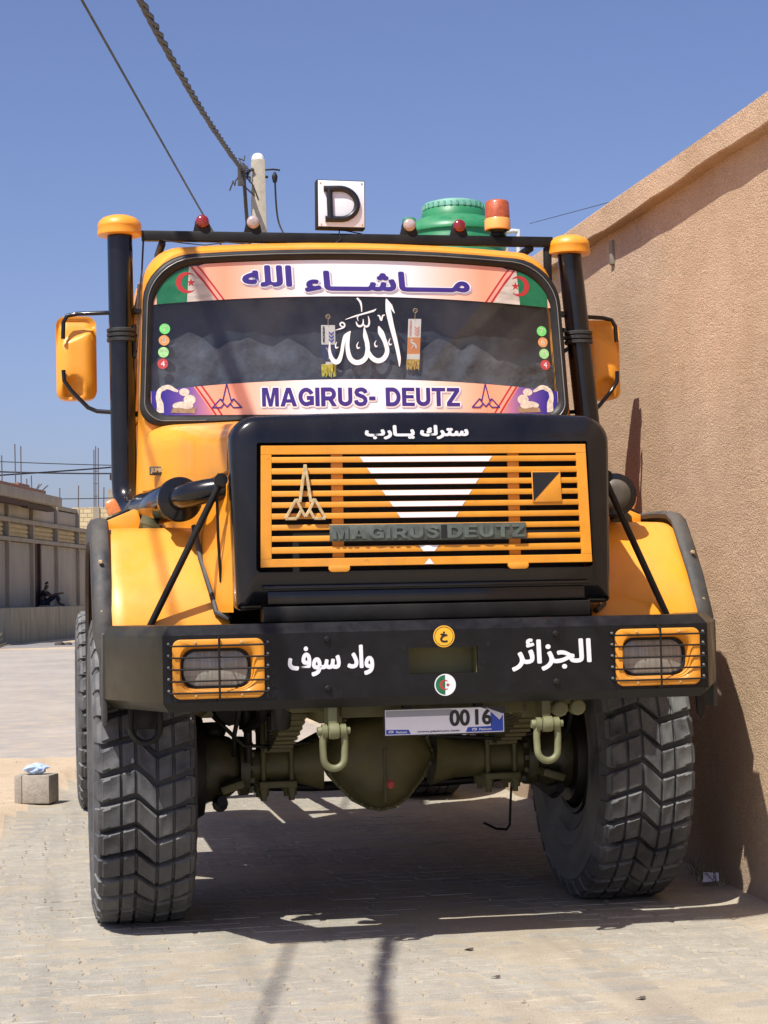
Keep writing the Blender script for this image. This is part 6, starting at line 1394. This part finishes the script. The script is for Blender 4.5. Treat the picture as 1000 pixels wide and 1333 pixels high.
# ================================================================== FAR LEFT: SHADED COMPOUND FACADE
E0 = Vector((-2.9505, 59.6634, 0)); EE = Vector((0.239, 0.971, 0)).normalized(); EN = Vector((EE.y, -EE.x, 0))
FR = Matrix((EE, EN, Vector((0, 0, 1)))).transposed()
def fb(g, s0, s1, z0, z1, d0, d1): g.box(E0+EE*((s0+s1)/2)+EN*((d0+d1)/2)+Vector((0, 0, (z0+z1)/2)), (s1-s0, d1-d0, z1-z0), FR)
comp = thing('walled_building', 'shaded grey cement building across the street with raised platform and canopy', 'building', E0)
g = G(); fb(g, -10, 12.2, 0, 5.05, -6.0, -0.25); fb(g, 12.2, 26, 0, 4.2, -6, -0.25); P('building_mass', g, 'cement', comp)
g = G(); fb(g, -10, 10.9, -0.1, 1.18, -0.4, 1.6); P('platform', g, 'cement_low', comp, bevel=0.02)
g = G(); fb(g, 10.9, 26, -0.1, 1.05, -0.3, 0.10); P('plinth', g, 'cement_low', comp)
posts = [-6.5, -2.9, 0.87, 4.40, 8.32, 12.14, 16.0, 19.8, 23.5]
for k, s in enumerate(posts): 
    g = G(); fb(g, s-0.09, s+0.09, 1.1, 5.2 if s < 12.2 else 4.4, -0.25, 0.14); P('pilaster', g, 'cement', comp, bevel=0.01)
    s1 = posts[k+1] if k+1 < len(posts) else 27.0
    g = G(); fb(g, s+0.09, s1-0.09 if k+1 < len(posts) else 26, 1.1, 3.56, -0.25, 0.0)
    P('wall_panel', g, 'cement_panel', comp, bevel=0.01)
    g = G(); fb(g, s+0.09, s1-0.65, 3.74, 4.24, -0.2, 0.02); 
    for q in range(3): fb(g, s+0.09, s1-0.65, 3.76+0.16*q, 3.86+0.16*q, 0.0, 0.07)
    P('louvre_block', g, 'louver', comp)
    g = G(); fb(g, s1-0.65, s1-0.09, 3.72, 4.26, -0.24, -0.12); P('vent_recess', g, 'rust', comp)
    if s < 12:
        g = G(); fb(g, s+0.3, s1-0.3, 4.45, 4.98, -0.25, 0.04); P('parapet_panel', g, 'cement_panel', comp, bevel=0.01)
g = G(); fb(g, -10, 26, 3.58, 3.72, -0.25, 0.17); fb(g, -10, 26, 4.26, 4.42, -0.25, 0.17); fb(g, 5.5, 12.25, 5.04, 5.20, -0.4, 0.06); P('string_course', g, 'cement', comp, bevel=0.01)
g = G(); fb(g, -10, 5.6, 4.98, 5.34, -6, 0.95); P('canopy_slab', g, 'cement', comp, bevel=0.02)
g = G(); fb(g, -10, 1.0, 4.80, 4.97, 0.5, 0.80); fb(g, 1.3, 5.2, 4.78, 4.95, 0.45, 0.72); P('canopy_beam', g, 'rust', comp)
g = G(); fb(g, -10, 5.7, 5.34, 5.62, -3, 0.3); fb(g, 2.0, 3.6, 5.6, 5.72, -3, 0.2); P('brick_parapet', g, 'redbrick', comp)
g = G(); fb(g, 4.75, 5.02, 1.18, 3.70, 0.0, 0.05); fb(g, 5.40, 5.60, 1.18, 3.72, 0.0, 0.12); fb(g, 5.05, 5.38, 1.18, 3.66, -0.02, 0.03); P('rusty_doorway', g, 'rust', comp)
g = G(); rnd = random.Random(4)
for s, d in ((1.6, -0.3), (3.9, -0.4), (4.3, -0.3), (6.4, -0.6), (6.75, -0.5), (11.8, -0.6)):
    p = E0+EE*s+EN*d+Vector((0, 0, 5.2)); h = {1.6: 1.5, 3.9: 2.1, 4.3: 2.05, 6.4: 0.95, 6.75: 1.1, 11.8: 0.9}[s]; g.tube([p, p+Vector((rnd.uniform(-.03, .05), 0, h))], 0.022, 5)
for k in range(14):
    p = E0+EE*(4.6+rnd.uniform(0, 1.6))+EN*(-0.4)+Vector((0, 0, 5.25)); g.tube([p, p+Vector((rnd.uniform(-.4, .9), 0, rnd.uniform(0.1, 0.75)))], 0.02, 4)
P('rebar', g, 'rebar', comp)
# pale blockwork building beyond
yb = thing('blockwork_building', 'sunlit pale yellow blockwork building beyond the grey facade', 'building', (1.5, 97, 0))
g = G(); g.box((3.4, 99, 3.28), (6.4, 4, 6.56)); P('block_wall', g, 'yellowblock', yb)
g = G()
for x in (1.53, 4.6): g.box((x, 96.97, 3.30), (0.34, 0.10, 6.60))
P('concrete_column', g, 'cement', yb)
g = G()
for x, h in ((0.55, 1.3), (1.42, 3.3), (1.52, 3.5), (1.66, 3.4), (1.95, 1.2), (4.5, 2.5), (4.7, 2.5)): g.tube([(x, 97.2, 6.5), (x+0.03, 97.2, 6.5+h)], 0.028, 4)
for z in (7.2, 7.9, 8.6): g.tube([(1.40, 97.2, z), (1.68, 97.2, z)], 0.02, 4)
P('rebar', g, 'rebar', yb)
g = G(); g.box((3.0, 96.9, 7.05), (1.6, 0.3, 1.0)); P('upper_blockwork', g, 'cement', yb)
for i, (a, b, s, lab) in enumerate((((-8, 75, 7.75), (12, 75, 7.35), 0.25, 'topmost of the cables crossing the far street at left'), ((-8, 75, 7.25), (12, 76, 7.4), 0.35, 'thick cable crossing the far street just below the topmost one'), ((-8, 70, 6.3), (12, 80, 8.6), 0.2, 'cable climbing to the right across the far street'), ((-8, 75, 5.95), (12, 75, 6.5), 0.35, 'lowest cable crossing the far street at left'))):
    m_ = ((Vector(a)+Vector(b))/2)-Vector((0, 0, s)); cable('street_cable', lab, [a, m_, b], 0.022 if i in (0, 3) else 0.036, 'wire', 0, 'cables across the far street')

# seated person in the doorway
per = thing('person', 'person in dark clothes sitting on the platform edge of the shaded grey building', 'person', E0+EE*5.9+EN*0.7+Vector((0, 0, 1.18)))
def loc(s, d, z): return E0+EE*(5.25-(d-0.8))+EN*(0.28+(s-5.75))+Vector((0, 0, 1.18+z))
def skin(name, verts, edges, radii, m, root=0):
    me = bpy.data.meshes.new(name); org = WP[per.name]; me.from_pydata([v-org for v in verts], edges, []); o = bpy.data.objects.new(name, me); COL.objects.link(o)
    md = o.modifiers.new('s', 'SKIN'); md.use_smooth_shade = True
    for i, r in enumerate(radii): me.skin_vertices[0].data[i].radius = (r, r)
    me.skin_vertices[0].data[root].use_root = True
    sd = o.modifiers.new('u', 'SUBSURF'); sd.levels = 1; sd.render_levels = 1; bpy.context.view_layer.update()
    m2 = bpy.data.meshes.new_from_object(o.evaluated_get(bpy.context.evaluated_depsgraph_get())); m2.name = name; bpy.data.objects.remove(o)
    m2.materials.clear(); m2.materials.append(M[m])
    for p in m2.polygons: p.use_smooth = True; p.material_index = 0
    return link(bpy.data.objects.new(name, m2), per, org)
if not WP: pass
# pelvis, spine, neck, head, arms reaching forward over the knees, bent legs
body = [loc(5.75, 0.8, 0.12), loc(5.68, 0.8, 0.32), loc(5.72, 0.8, 0.52), loc(5.80, 0.8, 0.64), loc(5.86, 0.8, 0.74), loc(5.90, 0.8, 0.84),
        loc(5.76, 1.0, 0.55), loc(5.98, 1.04, 0.40), loc(6.30, 0.98, 0.46), loc(6.42, 0.97, 0.46),
        loc(5.76, 0.6, 0.55), loc(5.98, 0.56, 0.42), loc(6.34, 0.62, 0.50), loc(6.50, 0.62, 0.50),
        loc(5.80, 0.92, 0.12), loc(6.30, 0.98, 0.42), loc(6.42, 0.98, 0.08), loc(6.62, 0.98, 0.04),
        loc(5.80, 0.68, 0.12), loc(6.20, 0.62, 0.48), loc(6.30, 0.62, 0.08), loc(6.50, 0.62, 0.04)]
ed = [(0, 1), (1, 2), (2, 3), (3, 4), (4, 5), (2, 6), (6, 7), (7, 8), (8, 9), (2, 10), (10, 11), (11, 12), (12, 13), (0, 14), (14, 15), (15, 16), (16, 17), (0, 18), (18, 19), (19, 20), (20, 21)]
ra = [0.15, 0.14, 0.15, 0.06, 0.085, 0.09, 0.075, 0.05, 0.036, 0.03, 0.075, 0.05, 0.036, 0.03, 0.10, 0.075, 0.05, 0.04, 0.10, 0.075, 0.05, 0.04]
skin('body', body, ed, ra, 'skin')
skin('shirt', [loc(5.75, 0.8, 0.14), loc(5.68, 0.8, 0.33), loc(5.72, 0.8, 0.54), loc(5.77, 1.01, 0.55), loc(5.97, 1.05, 0.41), loc(5.77, 0.59, 0.55), loc(5.97, 0.55, 0.43)], [(0, 1), (1, 2), (2, 3), (3, 4), (2, 5), (5, 6)], [0.165, 0.158, 0.16, 0.09, 0.065, 0.09, 0.065], 'shirt')
skin('trousers', [loc(5.75, 0.8, 0.12), loc(5.80, 0.92, 0.13), loc(6.30, 0.98, 0.43), loc(6.40, 0.98, 0.18), loc(5.80, 0.68, 0.13), loc(6.20, 0.62, 0.49), loc(6.28, 0.62, 0.18)], [(0, 1), (1, 2), (2, 3), (0, 4), (4, 5), (5, 6)], [0.165, 0.12, 0.092, 0.075, 0.12, 0.092, 0.075], 'trousers')
skin('hair', [loc(5.86, 0.8, 0.84), loc(5.86, 0.8, 0.90), loc(5.83, 0.8, 0.92)], [(0, 1), (1, 2)], [0.095, 0.098, 0.08], 'hair')
g = G(); g.box(loc(5.85, 0.8, 0.02), (0.5, 0.45, 0.05), FR); P('mat', g, 'cement', per)

# dry shrub with litter at the frame edge, far stones
bs = thing('dry_shrub', 'dry grey shrub with caught litter beside the far street at the left edge', 'shrub', (-2.75, 47.8, 0))
g = G(); rnd = random.Random(9)
for k in range(70):
    a = rnd.uniform(0, 6.28); r = rnd.uniform(.1, .45); h = rnd.uniform(.1, .5); g.tube([(-2.85, 47.8, 0.0), (-2.85+math.cos(a)*r*0.5, 47.8+math.sin(a)*r*0.5, h*0.7), (-2.85+math.cos(a)*r, 47.8+math.sin(a)*r, h)], 0.012, 4)
P('twigs', g, 'bush', bs)
g = G()
for k in range(22):
    c = Vector((-2.95+rnd.uniform(-.22, .12), 47.7+rnd.uniform(-.2, .2), rnd.uniform(.12, .5))); g.add([c+Vector((rnd.uniform(-.08, .08), rnd.uniform(-.05, .05), rnd.uniform(-.07, .07))) for _ in range(3)], [(0, 1, 2)])
P('caught_litter', g, 'bag', bs, smooth=0)
for i, (x, y, s, lab) in enumerate(((-0.98, 50.5, 0.16, 'larger of two dark stones on the far street'), (-0.72, 50.6, 0.11, 'smaller of two dark stones on the far street'))):
    g = G(); g.loft([[Vector((x+math.cos(a)*s*q*(1+0.2*math.sin(a*2+i)), y+math.sin(a)*s*q, z*s+0.03)) for a in [k*math.pi/5 for k in range(10)]] for z, q in ((0, 1), (0.4, 0.9), (0.7, 0.5))], (False, True)); tag(g.build('street_stone', 'dry_leaf', smooth=0), lab, 'stone')
bpy.context.view_layer.update()
